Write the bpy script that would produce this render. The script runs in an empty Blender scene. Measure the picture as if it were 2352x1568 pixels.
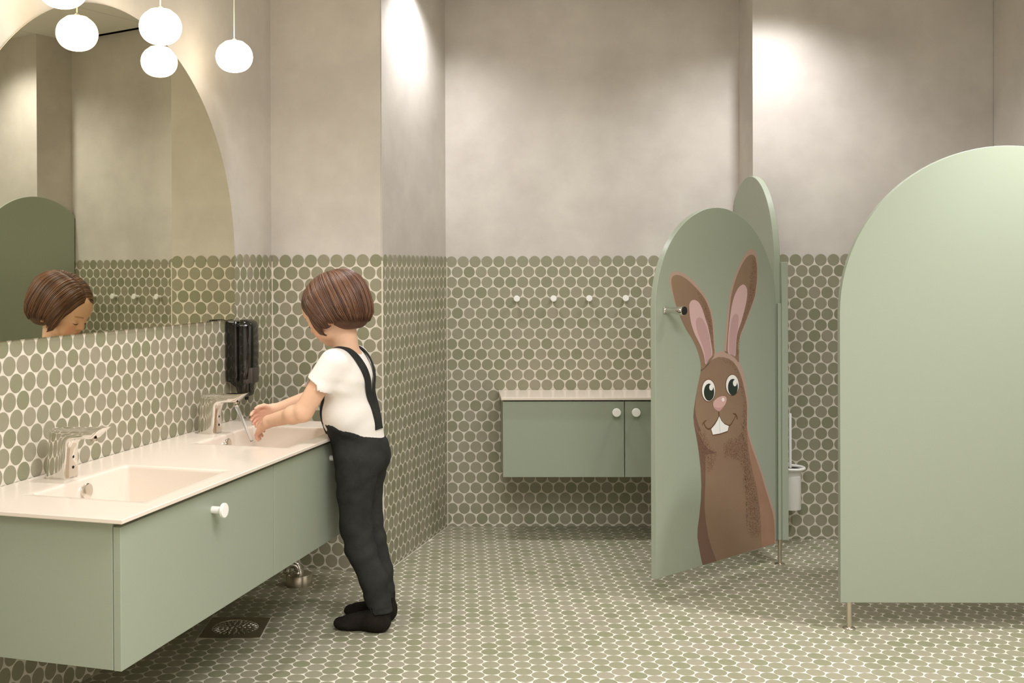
import bpy, bmesh, math, random
import numpy as np
from mathutils import Matrix, Vector

# ------------------------------------------------------------------ scene, camera
scene = bpy.context.scene
col = scene.collection
random.seed(7)

F_PX, PX, PY = 2487.63, 991.49, 632.40            # focal length and principal point (image 2352 x 1568)
CAM_D, CAM_H = 4.472, 1.058
PITCH, ROLL, YAW = 0.0049, 0.0043, -0.0216
def camera_axes():
    r0 = Vector((math.cos(YAW), -math.sin(YAW), 0)); f = Vector((math.sin(YAW), math.cos(YAW), 0)); u = Vector((0, 0, 1))
    f2 = f * math.cos(PITCH) - u * math.sin(PITCH); u2 = u * math.cos(PITCH) + f * math.sin(PITCH)
    right = r0 * math.cos(ROLL) - u2 * math.sin(ROLL); up = r0 * math.sin(ROLL) + u2 * math.cos(ROLL)
    return right, up, f2
CR, CU, CF = camera_axes()
CAM = Vector((0, -CAM_D, CAM_H))
cam_data = bpy.data.cameras.new('camera'); cam = bpy.data.objects.new('camera', cam_data); col.objects.link(cam)
cam.matrix_world = Matrix(((CR.x, CU.x, -CF.x, CAM.x), (CR.y, CU.y, -CF.y, CAM.y), (CR.z, CU.z, -CF.z, CAM.z), (0, 0, 0, 1)))
cam_data.sensor_width = 36.0; cam_data.lens = 36.0 * F_PX / 2352
cam_data.shift_x = (1176 - PX) / 2352; cam_data.shift_y = -(784 - PY) / 2352
cam_data.clip_start = 0.05
scene.camera = cam
def project(p):
    v = Vector(p) - CAM; z = v.dot(CF)
    return PX + F_PX * v.dot(CR) / z, PY - F_PX * v.dot(CU) / z, z

# ------------------------------------------------------------------ world, exposure, large lights
world = bpy.data.worlds.new('world'); scene.world = world; world.use_nodes = True
world.node_tree.nodes['Background'].inputs[0].default_value = (1.0, 0.93, 0.82, 1)
world.node_tree.nodes['Background'].inputs[1].default_value = 0.05
vs = scene.view_settings
vs.view_transform = 'Standard'; vs.look = 'None'; vs.exposure = 0.1; vs.gamma = 1.0; vs.use_curve_mapping = False
CEIL = 2.2
def srgb(r, g, b):
    f = lambda c: (c / 255 / 12.92) if c / 255 <= 0.04045 else ((c / 255 + 0.055) / 1.055) ** 2.4
    return (f(r), f(g), f(b))
def downlight(x, y, watts, size=140, color=(0.97, 0.96, 1.0), blend=1.0, radius=0.035):
    d = bpy.data.lights.new('downlight_beam', 'SPOT'); d.energy = watts; d.spot_size = math.radians(size); d.spot_blend = blend
    d.shadow_soft_size = radius; d.color = color
    o = bpy.data.objects.new('downlight_beam', d); o.location = (x, y, CEIL - 0.045); col.objects.link(o)
    return o
DOWNLIGHTS = [(-0.04, -0.48, 32, 140), (1.20, -0.50, 36, 140), (-0.44, -1.47, 42, 104), (1.74, -1.60, 122, 100)]
for x_, y_, w_, a_ in DOWNLIGHTS: downlight(x_, y_, w_, a_)
def fill_light(x, y, sx, sy, watts):  # unseen area light added under the ceiling as soft fill, no known fixture
    d = bpy.data.lights.new('added_fill', 'AREA'); d.shape = 'RECTANGLE'; d.size = sx; d.size_y = sy; d.energy = watts; d.color = (0.97, 0.97, 1.0)
    o = bpy.data.objects.new('added_fill', d); o.location = (x, y, CEIL - 0.02); col.objects.link(o)
fill_light(0.5, -2.95, 1.2, 0.6, 40)
fill_light(0.4, -4.3, 2.4, 1.2, 44)

# ------------------------------------------------------------------ helpers
class MB:
    """collects faces for one mesh"""
    def __init__(self): self.v = []; self.f = []
    def add(self, verts, faces):
        n = len(self.v); self.v += [tuple(p) for p in verts]; self.f += [tuple(i + n for i in f) for f in faces]
        return self
    def box(self, x0, x1, y0, y1, z0, z1):
        v = [(x0, y0, z0), (x1, y0, z0), (x1, y1, z0), (x0, y1, z0), (x0, y0, z1), (x1, y0, z1), (x1, y1, z1), (x0, y1, z1)]
        return self.add(v, [(3, 2, 1, 0), (4, 5, 6, 7), (0, 1, 5, 4), (1, 2, 6, 5), (2, 3, 7, 6), (3, 0, 4, 7)])
    def rings(self, rings, cap0=True, cap1=True, closed=True):
        n = len(rings[0]); v = [p for r in rings for p in r]; f = []
        for i in range(len(rings) - 1):
            for j in range(n if closed else n - 1):
                k = (j + 1) % n; f.append((i * n + j, i * n + k, (i + 1) * n + k, (i + 1) * n + j))
        if cap0: f.append(tuple(range(n - 1, -1, -1)))
        if cap1: f.append(tuple((len(rings) - 1) * n + j for j in range(n)))
        return self.add(v, f)
    def lathe(self, prof, seg=24, c=(0, 0, 0), axis='z', cap0=True, cap1=True):
        rr = []
        for r, h in prof:
            ring = []
            for k in range(seg):
                a = 2 * math.pi * k / seg; p = (r * math.cos(a), r * math.sin(a), h)
                if axis == 'x': p = (p[2], p[0], p[1])
                if axis == 'y': p = (p[1], p[2], p[0])
                ring.append((p[0] + c[0], p[1] + c[1], p[2] + c[2]))
            rr.append(ring)
        return self.rings(rr, cap0, cap1)
    def tube(self, pts, rad, seg=10, caps=True):
        pts = [Vector(p) for p in pts]; rr = []
        t0 = (pts[1] - pts[0]).normalized(); up = Vector((0, 0, 1)) if abs(t0.z) < 0.9 else Vector((1, 0, 0))
        n = t0.cross(up).normalized()
        for i, p in enumerate(pts):
            t = (pts[min(i + 1, len(pts) - 1)] - pts[max(i - 1, 0)]).normalized()
            n = (n - t * n.dot(t)).normalized(); b = t.cross(n)
            r = rad[i] if hasattr(rad, '__len__') else rad
            rr.append([p + (n * math.cos(2 * math.pi * k / seg) + b * math.sin(2 * math.pi * k / seg)) * r for k in range(seg)])
        return self.rings(rr, caps, caps)
    def prism(self, poly, d0, d1, plane='xz'):
        m = {'xz': lambda p, d: (p[0], d, p[1]), 'yz': lambda p, d: (d, p[0], p[1]), 'xy': lambda p, d: (p[0], p[1], d)}[plane]
        return self.rings([[m(p, d0) for p in poly], [m(p, d1) for p in poly]])
    def mesh(self, name, smooth=False):
        me = bpy.data.meshes.new(name); me.from_pydata(self.v, [], self.f); me.validate(); me.update()
        bm = bmesh.new(); bm.from_mesh(me); bmesh.ops.recalc_face_normals(bm, faces=bm.faces); bm.to_mesh(me); bm.free()
        if smooth: me.polygons.foreach_set('use_smooth', [True] * len(me.polygons))
        return me
    def build(self, name, mat, parent=None, smooth=False, bevel=0, seg=2, angle=40, auto=None, loc=None):
        o = bpy.data.objects.new(name, self.mesh(name, smooth)); col.objects.link(o)
        if mat: o.data.materials.append(mat)
        if parent: o.parent = parent
        if loc: o.location = loc
        if bevel:
            b = o.modifiers.new('bevel', 'BEVEL'); b.width = bevel; b.segments = seg; b.limit_method = 'ANGLE'; b.angle_limit = math.radians(angle)
            if smooth: b.harden_normals = False
        if auto is not None: set_auto(o, auto)
        return o
def set_auto(o, deg):
    me = o.data
    me.polygons.foreach_set('use_smooth', [True] * len(me.polygons))
    bm = bmesh.new(); bm.from_mesh(me)
    for e in bm.edges:
        if len(e.link_faces) == 2 and e.calc_face_angle(0) > math.radians(deg): e.smooth = False
    bm.to_mesh(me); bm.free()
def empty(name, loc=(0, 0, 0), rz=0.0):
    o = bpy.data.objects.new(name, None); o.empty_display_size = 0.05; col.objects.link(o); o.location = loc; o.rotation_euler = (0, 0, rz); return o
def tag(o, label, cat, group=None, kind=None):
    o['label'] = label; o['category'] = cat
    if group: o['group'] = group
    if kind: o['kind'] = kind
    return o
def struct(o, label=None):
    o['kind'] = 'structure'
    if label: o['label'] = label
    return o
def copy_tree(o, parent=None):
    c = o.copy(); col.objects.link(c); c.parent = parent
    for ch in list(o.children): copy_tree(ch, c)
    return c
def arc(cx, cy, r, a0, a1, n):
    return [(cx + r * math.cos(math.radians(a0 + (a1 - a0) * k / n)), cy + r * math.sin(math.radians(a0 + (a1 - a0) * k / n))) for k in range(n + 1)]
def rrect(x0, x1, y0, y1, r, n=5):
    return arc(x1 - r, y1 - r, r, 0, 90, n) + arc(x0 + r, y1 - r, r, 90, 180, n) + arc(x0 + r, y0 + r, r, 180, 270, n) + arc(x1 - r, y0 + r, r, 270, 360, n)

# ------------------------------------------------------------------ materials
def material(name, rgb, rough=0.5, metal=0.0, spec=0.5, rgb2=None, nscale=6.0, ndetail=4.0, bump=0.0, bscale=60.0, coat=0.0, ramp=(0.35, 0.65), emit=None, estr=0.0, trans=0.0, ior=1.45, coords='Object', sss=0.0):
    m = bpy.data.materials.new(name); m.use_nodes = True; nt = m.node_tree; b = nt.nodes['Principled BSDF']
    b.inputs['Base Color'].default_value = (*srgb(*rgb), 1); b.inputs['Roughness'].default_value = rough; b.inputs['Metallic'].default_value = metal
    b.inputs['Specular IOR Level'].default_value = spec; b.inputs['Coat Weight'].default_value = coat; b.inputs['IOR'].default_value = ior
    b.inputs['Transmission Weight'].default_value = trans
    if sss: b.inputs['Subsurface Weight'].default_value = sss; b.inputs['Subsurface Radius'].default_value = (0.012, 0.004, 0.002); b.inputs['Subsurface Scale'].default_value = 0.6
    if emit: b.inputs['Emission Color'].default_value = (*srgb(*emit), 1); b.inputs['Emission Strength'].default_value = estr
    tc = nt.nodes.new('ShaderNodeTexCoord')
    if rgb2:
        n = nt.nodes.new('ShaderNodeTexNoise'); n.inputs['Scale'].default_value = nscale; n.inputs['Detail'].default_value = ndetail; n.inputs['Roughness'].default_value = 0.6
        nt.links.new(tc.outputs[coords], n.inputs['Vector'])
        r = nt.nodes.new('ShaderNodeValToRGB'); r.color_ramp.elements[0].position = ramp[0]; r.color_ramp.elements[1].position = ramp[1]
        r.color_ramp.elements[0].color = (*srgb(*rgb), 1); r.color_ramp.elements[1].color = (*srgb(*rgb2), 1)
        nt.links.new(n.outputs['Fac'], r.inputs['Fac']); nt.links.new(r.outputs['Color'], b.inputs['Base Color'])
    if bump:
        n = nt.nodes.new('ShaderNodeTexNoise'); n.inputs['Scale'].default_value = bscale; n.inputs['Detail'].default_value = 5
        nt.links.new(tc.outputs[coords], n.inputs['Vector'])
        bp = nt.nodes.new('ShaderNodeBump'); bp.inputs['Strength'].default_value = bump; bp.inputs['Distance'].default_value = 0.01
        nt.links.new(n.outputs['Fac'], bp.inputs['Height']); nt.links.new(bp.outputs['Normal'], b.inputs['Normal'])
    return m
def tile_material(name, dark, mid, light, rough=0.42):
    """glazed penny tile: every tile its own shade out of a kiln range"""
    m = bpy.data.materials.new(name); m.use_nodes = True; nt = m.node_tree; b = nt.nodes['Principled BSDF']; N = nt.nodes.new
    oi = N('ShaderNodeObjectInfo'); ge = N('ShaderNodeNewGeometry'); ad = N('ShaderNodeMath'); ad.operation = 'ADD'; fr = N('ShaderNodeMath'); fr.operation = 'FRACT'
    nt.links.new(oi.outputs['Random'], ad.inputs[0]); nt.links.new(ge.outputs['Random Per Island'], ad.inputs[1]); nt.links.new(ad.outputs[0], fr.inputs[0])
    r = N('ShaderNodeValToRGB'); cr = r.color_ramp; cr.elements[0].position = 0.0; cr.elements[0].color = (*srgb(*dark), 1)
    cr.elements[1].position = 1.0; cr.elements[1].color = (*srgb(*light), 1)
    e = cr.elements.new(0.3); e.color = (*srgb(*mid), 1)
    e = cr.elements.new(0.75); e.color = (*srgb(*[(a + c) / 2 for a, c in zip(mid, light)]), 1)
    nt.links.new(fr.outputs[0], r.inputs['Fac'])
    tc = N('ShaderNodeTexCoord'); n = N('ShaderNodeTexNoise'); n.inputs['Scale'].default_value = 40; n.inputs['Detail'].default_value = 3
    nt.links.new(tc.outputs['Object'], n.inputs['Vector'])
    mx = N('ShaderNodeMix'); mx.data_type = 'RGBA'; mx.blend_type = 'MULTIPLY'; mx.inputs[0].default_value = 0.10
    nt.links.new(r.outputs['Color'], mx.inputs[6]); nt.links.new(n.outputs['Fac'], mx.inputs[7])
    nt.links.new(mx.outputs[2], b.inputs['Base Color']); b.inputs['Roughness'].default_value = rough; b.inputs['Specular IOR Level'].default_value = 0.4
    return m
M = {}
M['plaster'] = material('plaster', (194, 187, 178), 0.75, rgb2=(212, 206, 196), nscale=2.6, ndetail=6, bump=0.05, bscale=9, spec=0.25, ramp=(0.38, 0.66))
M['ceiling'] = material('ceiling_board', (234, 230, 220), 0.9, spec=0.2)
M['gap'] = material('dark_gap', (40, 36, 28), 0.9)
M['grout'] = material('grout', (226, 219, 203), 0.9, rgb2=(214, 206, 190), nscale=30, bump=0.1, bscale=300, spec=0.2)
M['tile'] = tile_material('sage_penny_tile', (138, 138, 110), (148, 145, 120), (158, 151, 131))
M['sage'] = material('sage_lacquer', (154, 162, 143), 0.38, spec=0.4)
M['solid_white'] = material('solid_surface', (230, 217, 202), 0.22, spec=0.5)
M['white'] = material('white_lacquer', (246, 244, 236), 0.35)
M['chrome'] = material('chrome', (225, 222, 216), 0.06, metal=1.0)
M['steel'] = material('brushed_steel', (208, 200, 184), 0.28, metal=1.0)
M['black_gloss'] = material('black_gloss', (12, 12, 9), 0.06, spec=0.6, coat=0.6)
M['smoke'] = material('smoked_plastic', (70, 64, 58), 0.08, spec=0.6)
M['rubber'] = material('black_rubber', (22, 22, 18), 0.6)
M['cord'] = material('white_cord', (232, 226, 210), 0.6)
M['lamp'] = material('opal_glass_lit', (255, 252, 240), 0.3, emit=(255, 238, 208), estr=7.5)
M['mirror'] = material('mirror_glass', (222, 219, 198), 0.0, metal=1.0)
M['mirror_edge'] = material('mirror_edge', (226, 222, 200), 0.1, metal=0.6)
M['water'] = material('water', (250, 250, 250), 0.02, trans=0.9, ior=1.33)
# ------------------------------------------------------------------ plan of the room (metres; back wall is Y = 0)
T_L, T_S, T_R = 0.2738, 0.3021, 0.2631
LP = Vector((-1.0424, -1.9626, 0)); L_ALONG = Vector((math.sin(T_L), math.cos(T_L), 0)); L_OUT = Vector((math.cos(T_L), -math.sin(T_L), 0))
SP = Vector((-0.2447, -0.6715, 0)); S_ALONG = Vector((math.sin(T_S), math.cos(T_S), 0)); S_OUT = Vector((math.cos(T_S), -math.sin(T_S), 0))
RP = Vector((-0.6073, -0.6070, 0)); R_ALONG = Vector((math.cos(T_R), -math.sin(T_R), 0)); R_OUT = Vector((-math.sin(T_R), -math.cos(T_R), 0))
C_LR = Vector((-0.6579, -0.5934, 0)); C_RS = Vector((-0.2542, -0.7021, 0)); C_SB = Vector((-0.0354, 0, 0))
X_STEP, Y_STEP, X_RIGHT, Y_REAR = 1.1675, -0.2067, 2.10, -5.4
UP = Vector((0, 0, 1))
TILE_TOP = 1.1035
PITCH_T = 0.049; ROW = PITCH_T * math.sqrt(3) / 2; R_TILE = 0.0229; H_TILE = 0.0010; R_FLOOR = 0.0236
def left(out, along, z=0.0): return LP + L_OUT * out + L_ALONG * along + UP * z

def inset(poly_pts, inward, d): return [p + inward * d for p in poly_pts]
def wall_slab(name, a, b, outn, z0, z1, mat, thick=0.10, back=0.0, parent=None):
    """upright slab from floor point a to b; visible face set back from the tile face; outn points into the room"""
    m = MB(); p = [a - outn * back, b - outn * back, b - outn * thick, a - outn * thick]
    m.rings([[v + UP * z0 for v in p], [v + UP * z1 for v in p]])
    return m.build(name, mat, parent)

WALLS = {}
def wall(name, a, b, outn, label, tiled=True, thick=0.10):
    w = wall_slab(name, a, b, outn, TILE_TOP - 0.012 if tiled else 0, CEIL, M['plaster'], thick, 0.0035 if tiled else 0)
    struct(w, label); WALLS[name] = w
    if tiled: WALLS[name + '_bed'] = wall_slab('grout_bed', a, b, outn, 0, TILE_TOP - 0.012, M['grout'], thick, H_TILE, w)
    return w
E_L = -2.9
ext = 0.10
wall('wall_left', left(0, E_L), C_LR + L_ALONG * ext, L_OUT, 'plaster wall above sage penny tiles behind the sinks')
wall('wall_return', C_LR - R_ALONG * ext, C_RS - R_ALONG * 0.0, R_OUT, 'short tiled wall at the end of the sinks')
wall('wall_side', C_RS, C_SB + S_ALONG * ext, S_OUT, 'narrow tiled wall beside the child')
wall('wall_back', C_SB - Vector((ext, 0, 0)), Vector((X_STEP, 0, 0)), Vector((0, -1, 0)), 'plaster back wall above sage penny tiles')
wall('wall_stall', Vector((X_STEP, Y_STEP, 0)), Vector((X_RIGHT + ext, Y_STEP, 0)), Vector((0, -1, 0)), 'tiled back wall of the toilet stall', thick=0.35)
wall('wall_right', Vector((X_RIGHT, Y_REAR, 0)), Vector((X_RIGHT, Y_STEP, 0)), Vector((-1, 0, 0)), 'plaster wall on the right', tiled=False)
wall('wall_rear', Vector((-2.4, Y_REAR, 0)), Vector((X_RIGHT + ext, Y_REAR, 0)), Vector((0, 1, 0)), 'plaster wall behind the camera', tiled=False)

# grout bead standing in the tiled inner corners
def corner_bead(name, p, parent, r=0.0022):
    m = MB(); m.tube([p + UP * 0.0, p + UP * (TILE_TOP - 0.012)], r, 8); return m.build(name, M['grout'], parent)
corner_bead('corner_bead', C_LR + L_OUT * 0.0005, WALLS['wall_return']); corner_bead('corner_bead', C_SB + Vector((0.0005, -0.0005, 0)), WALLS['wall_back'])
corner_bead('corner_bead', C_RS - R_OUT * 0.0005, WALLS['wall_side'], 0.003)

m = MB(); m.box(-2.5, X_RIGHT + 0.15, Y_REAR - 0.1, 0.12, -0.08, -H_TILE); floor = struct(m.build('floor', M['grout']), 'floor of sage penny tiles with cream grout')
m = MB(); m.box(-2.5, X_RIGHT + 0.15, Y_REAR - 0.1, 0.12, CEIL + 0.012, CEIL + 0.1); ceiling = struct(m.build('ceiling', M['gap']), 'suspended ceiling of pale boards')
bw, bd, gp = 0.60, 1.20, 0.006
mesh_board = None
for i in range(8):
    for j in range(5):
        x0 = -2.42 + i * bw; y0 = -0.02 - (j + 1) * bd
        if x0 > X_RIGHT: continue
        if mesh_board is None:
            mm = MB(); mm.box(0, bw - gp, 0, bd - gp, 0, 0.012); mesh_board = mm.mesh('ceiling_board'); mesh_board.materials.append(M['ceiling'])
        o = bpy.data.objects.new('ceiling_board', mesh_board); col.objects.link(o); o.location = (x0, y0, CEIL); o.parent = ceiling

# ------------------------------------------------------------------ penny tiles
N_SIDE = 20
def disc_poly(cx, cy, r): return [(cx + r * math.cos(2 * math.pi * k / N_SIDE), cy + r * math.sin(2 * math.pi * k / N_SIDE)) for k in range(N_SIDE)]
def clip(poly, nx, ny, d):
    """keep nx*x + ny*y >= d"""
    out = []
    for i, p in enumerate(poly):
        q = poly[(i + 1) % len(poly)]; a = nx * p[0] + ny * p[1] - d; b = nx * q[0] + ny * q[1] - d
        if a >= 0: out.append(p)
        if (a >= 0) != (b >= 0): t = a / (a - b); out.append((p[0] + (q[0] - p[0]) * t, p[1] + (q[1] - p[1]) * t))
    return out
def area(p): return 0.5 * abs(sum(p[i][0] * p[(i + 1) % len(p)][1] - p[(i + 1) % len(p)][0] * p[i][1] for i in range(len(p))))
def full_tile(R_TILE=R_TILE):
    m = MB(); t = [(x, y, 0.0) for x, y in disc_poly(0, 0, R_TILE - 0.0009)]; b = [(x, y, -0.0006) for x, y in disc_poly(0, 0, R_TILE)]
    n = N_SIDE; v = t + b; f = [tuple(range(n))] + [(k + n, (k + 1) % n + n, (k + 1) % n, k) for k in range(n)]
    m.add(v, f); b2 = [(x, y, -H_TILE - 0.001) for x, y in disc_poly(0, 0, R_TILE)]
    m.add(b + b2, [(k, k + n, (k + 1) % n + n, (k + 1) % n) for k in range(n)][::1])
    return m
def tile_kind(r):
    f = full_tile(r); me = f.mesh('tile'); me.materials.append(M['tile']); return f, me
KINDS = {R_TILE: tile_kind(R_TILE), R_FLOOR: tile_kind(R_FLOOR)}
def lay_tiles(owner, origin, ud, vd, nd, centers, planes_of, seen, limit=300, R_TILE=R_TILE):
    """tiles on one surface: the ones that show largest are objects, the rest one joined mesh.
    planes_of(u, v) gives the half planes (nx, ny, d) that cut a tile there; seen(px, py, world) tells whether the photo shows it"""
    rot = Matrix(((ud.x, vd.x, nd.x), (ud.y, vd.y, nd.y), (ud.z, vd.z, nd.z)))
    items = []; FULL, FULL_MESH = KINDS[R_TILE]
    for u, v in centers:
        planes = planes_of(u, v); poly = None; cut = False; drop = False
        for (nx, ny, d) in planes:
            s = nx * u + ny * v - d
            if s < R_TILE - 1e-5: cut = True
            if s < -R_TILE: drop = True
        if drop: continue
        if cut:
            poly = disc_poly(0, 0, R_TILE - 0.0004)
            for (nx, ny, d) in planes: poly = clip(poly, nx, ny, d - nx * u - ny * v + 0.0008) if poly else poly
            if len(poly) < 3 or area(poly) < 0.05 * math.pi * R_TILE ** 2: continue
        w = origin + ud * u + vd * v
        px, py, z = project(w); vis = -40 < px < 2392 and -20 < py < 1590 and z > 0 and seen(px, py, w)
        size = abs((w - CAM).normalized().dot(nd)) / z ** 2 * (area(poly) / 0.0016 if cut else 1)
        items.append((size if vis else -1 / (1 + size), u, v, poly, w))
    items.sort(key=lambda t: -t[0])
    rest = MB()
    for k, (size, u, v, poly, w) in enumerate(items):
        tilt = Matrix.Rotation(random.gauss(0, 0.0030), 3, 'X') @ Matrix.Rotation(random.gauss(0, 0.0035), 3, 'Y')
        if k < limit and size > 0:
            if poly is None: me = FULL_MESH
            else:
                mm = MB(); mm.rings([[(x, y, -H_TILE - 0.001) for x, y in poly], [(x, y, 0) for x, y in poly]], cap0=False)
                me = mm.mesh('tile'); me.materials.append(M['tile'])
            o = bpy.data.objects.new('tile', me); col.objects.link(o)
            mt = (rot @ tilt).to_4x4(); mt.translation = w; o.matrix_world = mt; o.parent = owner
        else:
            if poly is None: vv = [rot @ (tilt @ Vector(p)) + w for p in FULL.v]; rest.add(vv, FULL.f)
            else:
                n = len(poly); a = [rot @ Vector((x, y, 0)) + w for x, y in poly]; b = [rot @ Vector((x, y, -H_TILE - 0.001)) + w for x, y in poly]
                rest.add(a + b, [tuple(range(n))] + [(i + n, (i + 1) % n + n, (i + 1) % n, i) for i in range(n)])
    if rest.v:
        me = bpy.data.meshes.new('tile_field'); me.from_pydata(rest.v, [], rest.f); me.update(); me.materials.append(M['tile'])
        o = bpy.data.objects.new('tile_field', me); col.objects.link(o); o.parent = owner; o['kind'] = 'stuff'
    return len(items)
def in_poly(x, y, P):
    c = False
    for i in range(len(P)):
        (x1, y1), (x2, y2) = P[i], P[i - 1]
        if (y1 > y) != (y2 > y) and x < (x2 - x1) * (y - y1) / (y2 - y1) + x1: c = not c
    return c
VANITY_PX = [(-60, 1160), (282, 1195), (775, 1010), (775, 1238), (281, 1543), (-60, 1505)]
DOOR_PX = [(1494, 640), (1560, 540), (1650, 475), (1740, 520), (1786, 640), (1786, 1249), (1494, 1331)]
CHILD_PX = [(695, 700), (760, 618), (857, 680), (860, 950), (890, 1060), (885, 1250), (905, 1440), (770, 1440), (830, 1380), (760, 1050), (740, 1000), (735, 880)]
BACK_UNIT_PX = [(1150, 893), (1500, 893), (1500, 1096), (1155, 1096)]
PART_PX = [(1928, 1381), (1930, 700), (2000, 480), (2150, 370), (2318, 335), (2420, 335), (2420, 1381)]
def grid_wall(u0, u1, off, z_top, keep=lambda u, z: True):
    """horizontal rows of touching tiles; first row centred at z_top"""
    out = []; r = 0
    while z_top - r * ROW > -R_TILE:
        z = z_top - r * ROW; sh = 0.5 * PITCH_T if r % 2 else 0.0
        k0 = math.floor((u0 - off - sh) / PITCH_T) - 1; k1 = math.ceil((u1 - off - sh) / PITCH_T) + 1
        for k in range(k0, k1 + 1):
            u = off + sh + k * PITCH_T
            if u0 - R_TILE < u < u1 + R_TILE and keep(u, z): out.append((u, z))
        r += 1
    return out
def edges(u0, u1): return lambda u, v: [(1, 0, u0), (-1, 0, -u1), (0, 1, 0.0)]
z0 = 1.0922
n_tiles = 0
# back wall
ub0, ub1 = C_SB.x, X_STEP
n_tiles += lay_tiles(WALLS['wall_back'], Vector((0, 0, 0)), Vector((1, 0, 0)), UP, Vector((0, -1, 0)), grid_wall(ub0, ub1, -0.015, z0), edges(ub0, ub1),
          lambda x, y, w: not in_poly(x, y, BACK_UNIT_PX) and not in_poly(x, y, DOOR_PX) and x < 1790)
n_tiles += lay_tiles(WALLS['wall_stall'], Vector((0, Y_STEP, 0)), Vector((1, 0, 0)), UP, Vector((0, -1, 0)), grid_wall(X_STEP, X_RIGHT, 1.3315 - 3 * PITCH_T, z0), edges(X_STEP, X_RIGHT),
          lambda x, y, w: not in_poly(x, y, PART_PX) and x > 1785)
# side wall (u runs from the near corner to the back)
ls = (C_SB - C_RS).length; us = (SP - C_RS).dot(S_ALONG)
n_tiles += lay_tiles(WALLS['wall_side'], C_RS, S_ALONG, UP, S_OUT, grid_wall(0, ls, us, z0), edges(0, ls), lambda x, y, w: not in_poly(x, y, CHILD_PX))
# return wall
lr = (C_RS - C_LR).length; ur = (RP - C_LR).dot(R_ALONG)
n_tiles += lay_tiles(WALLS['wall_return'], C_LR, R_ALONG, UP, R_OUT, grid_wall(0, lr, ur, z0), edges(0, lr), lambda x, y, w: not in_poly(x, y, CHILD_PX) and not in_poly(x, y, VANITY_PX))
# left wall
ll = (C_LR - LP).dot(L_ALONG)
n_tiles += lay_tiles(WALLS['wall_left'], LP, L_ALONG, UP, L_OUT, grid_wall(-0.9, ll, 0.0, z0, lambda u, z: not (-0.18 < u < 1.09 and z > 0.94)), edges(-3, ll),
          lambda x, y, w: not in_poly(x, y, VANITY_PX) and not (512 < x < 600 and 735 < y < 915) and not (x < 537 and y < 780 - 0.0875 * x))
# floor: columns of touching tiles run towards the back wall
DRAIN = (-0.7455, -0.5675, -1.367, -1.180)      # x0, x1, y0, y1
def floor_planes(x, y):
    pl = []; p = Vector((x, y, 0))
    dl = (p - LP).dot(L_OUT); pl.append((L_OUT.x, L_OUT.y, LP.dot(L_OUT) + 0.003))
    dr = (p - RP).dot(R_OUT); ds = (p - SP).dot(S_OUT)
    if ds < dr: pl.append((R_OUT.x, R_OUT.y, RP.dot(R_OUT) + 0.003))
    else: pl.append((S_OUT.x, S_OUT.y, SP.dot(S_OUT) + 0.003))
    pl.append((0, -1, 0.003 if x < X_STEP else -Y_STEP + 0.003)); pl.append((-1, 0, -X_RIGHT))
    dx0, dx1, dy0, dy1 = DRAIN; cx, cy = (dx0 + dx1) / 2, (dy0 + dy1) / 2; hx, hy = (dx1 - dx0) / 2 + 0.003, (dy1 - dy0) / 2 + 0.003
    ax, ay = x - cx, y - cy
    if abs(ax) < hx + R_TILE and abs(ay) < hy + R_TILE:
        if abs(ax) - hx > abs(ay) - hy: s = 1 if ax > 0 else -1; pl.append((s, 0, s * cx + hx))
        else: s = 1 if ay > 0 else -1; pl.append((0, s, s * cy + hy))
    return pl
def floor_grid():
    out = []; fx, fy = 0.0067, -0.099
    for c in range(-36, 52):
        x = fx + c * ROW; sh = 0.5 if c % 2 else 0.0
        for k in range(-4, 62):
            y = fy - (k + sh) * PITCH_T
            if -1.45 < x < X_RIGHT and -2.75 < y < 0.02: out.append((x, y))
    return out
n_tiles += lay_tiles(floor, Vector((0, 0, 0)), Vector((1, 0, 0)), Vector((0, 1, 0)), UP, floor_grid(), floor_planes,
          lambda x, y, w: not in_poly(x, y, VANITY_PX) and not in_poly(x, y, CHILD_PX) and not in_poly(x, y, PART_PX) and not in_poly(x, y, DOOR_PX), R_TILE=R_FLOOR)
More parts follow.
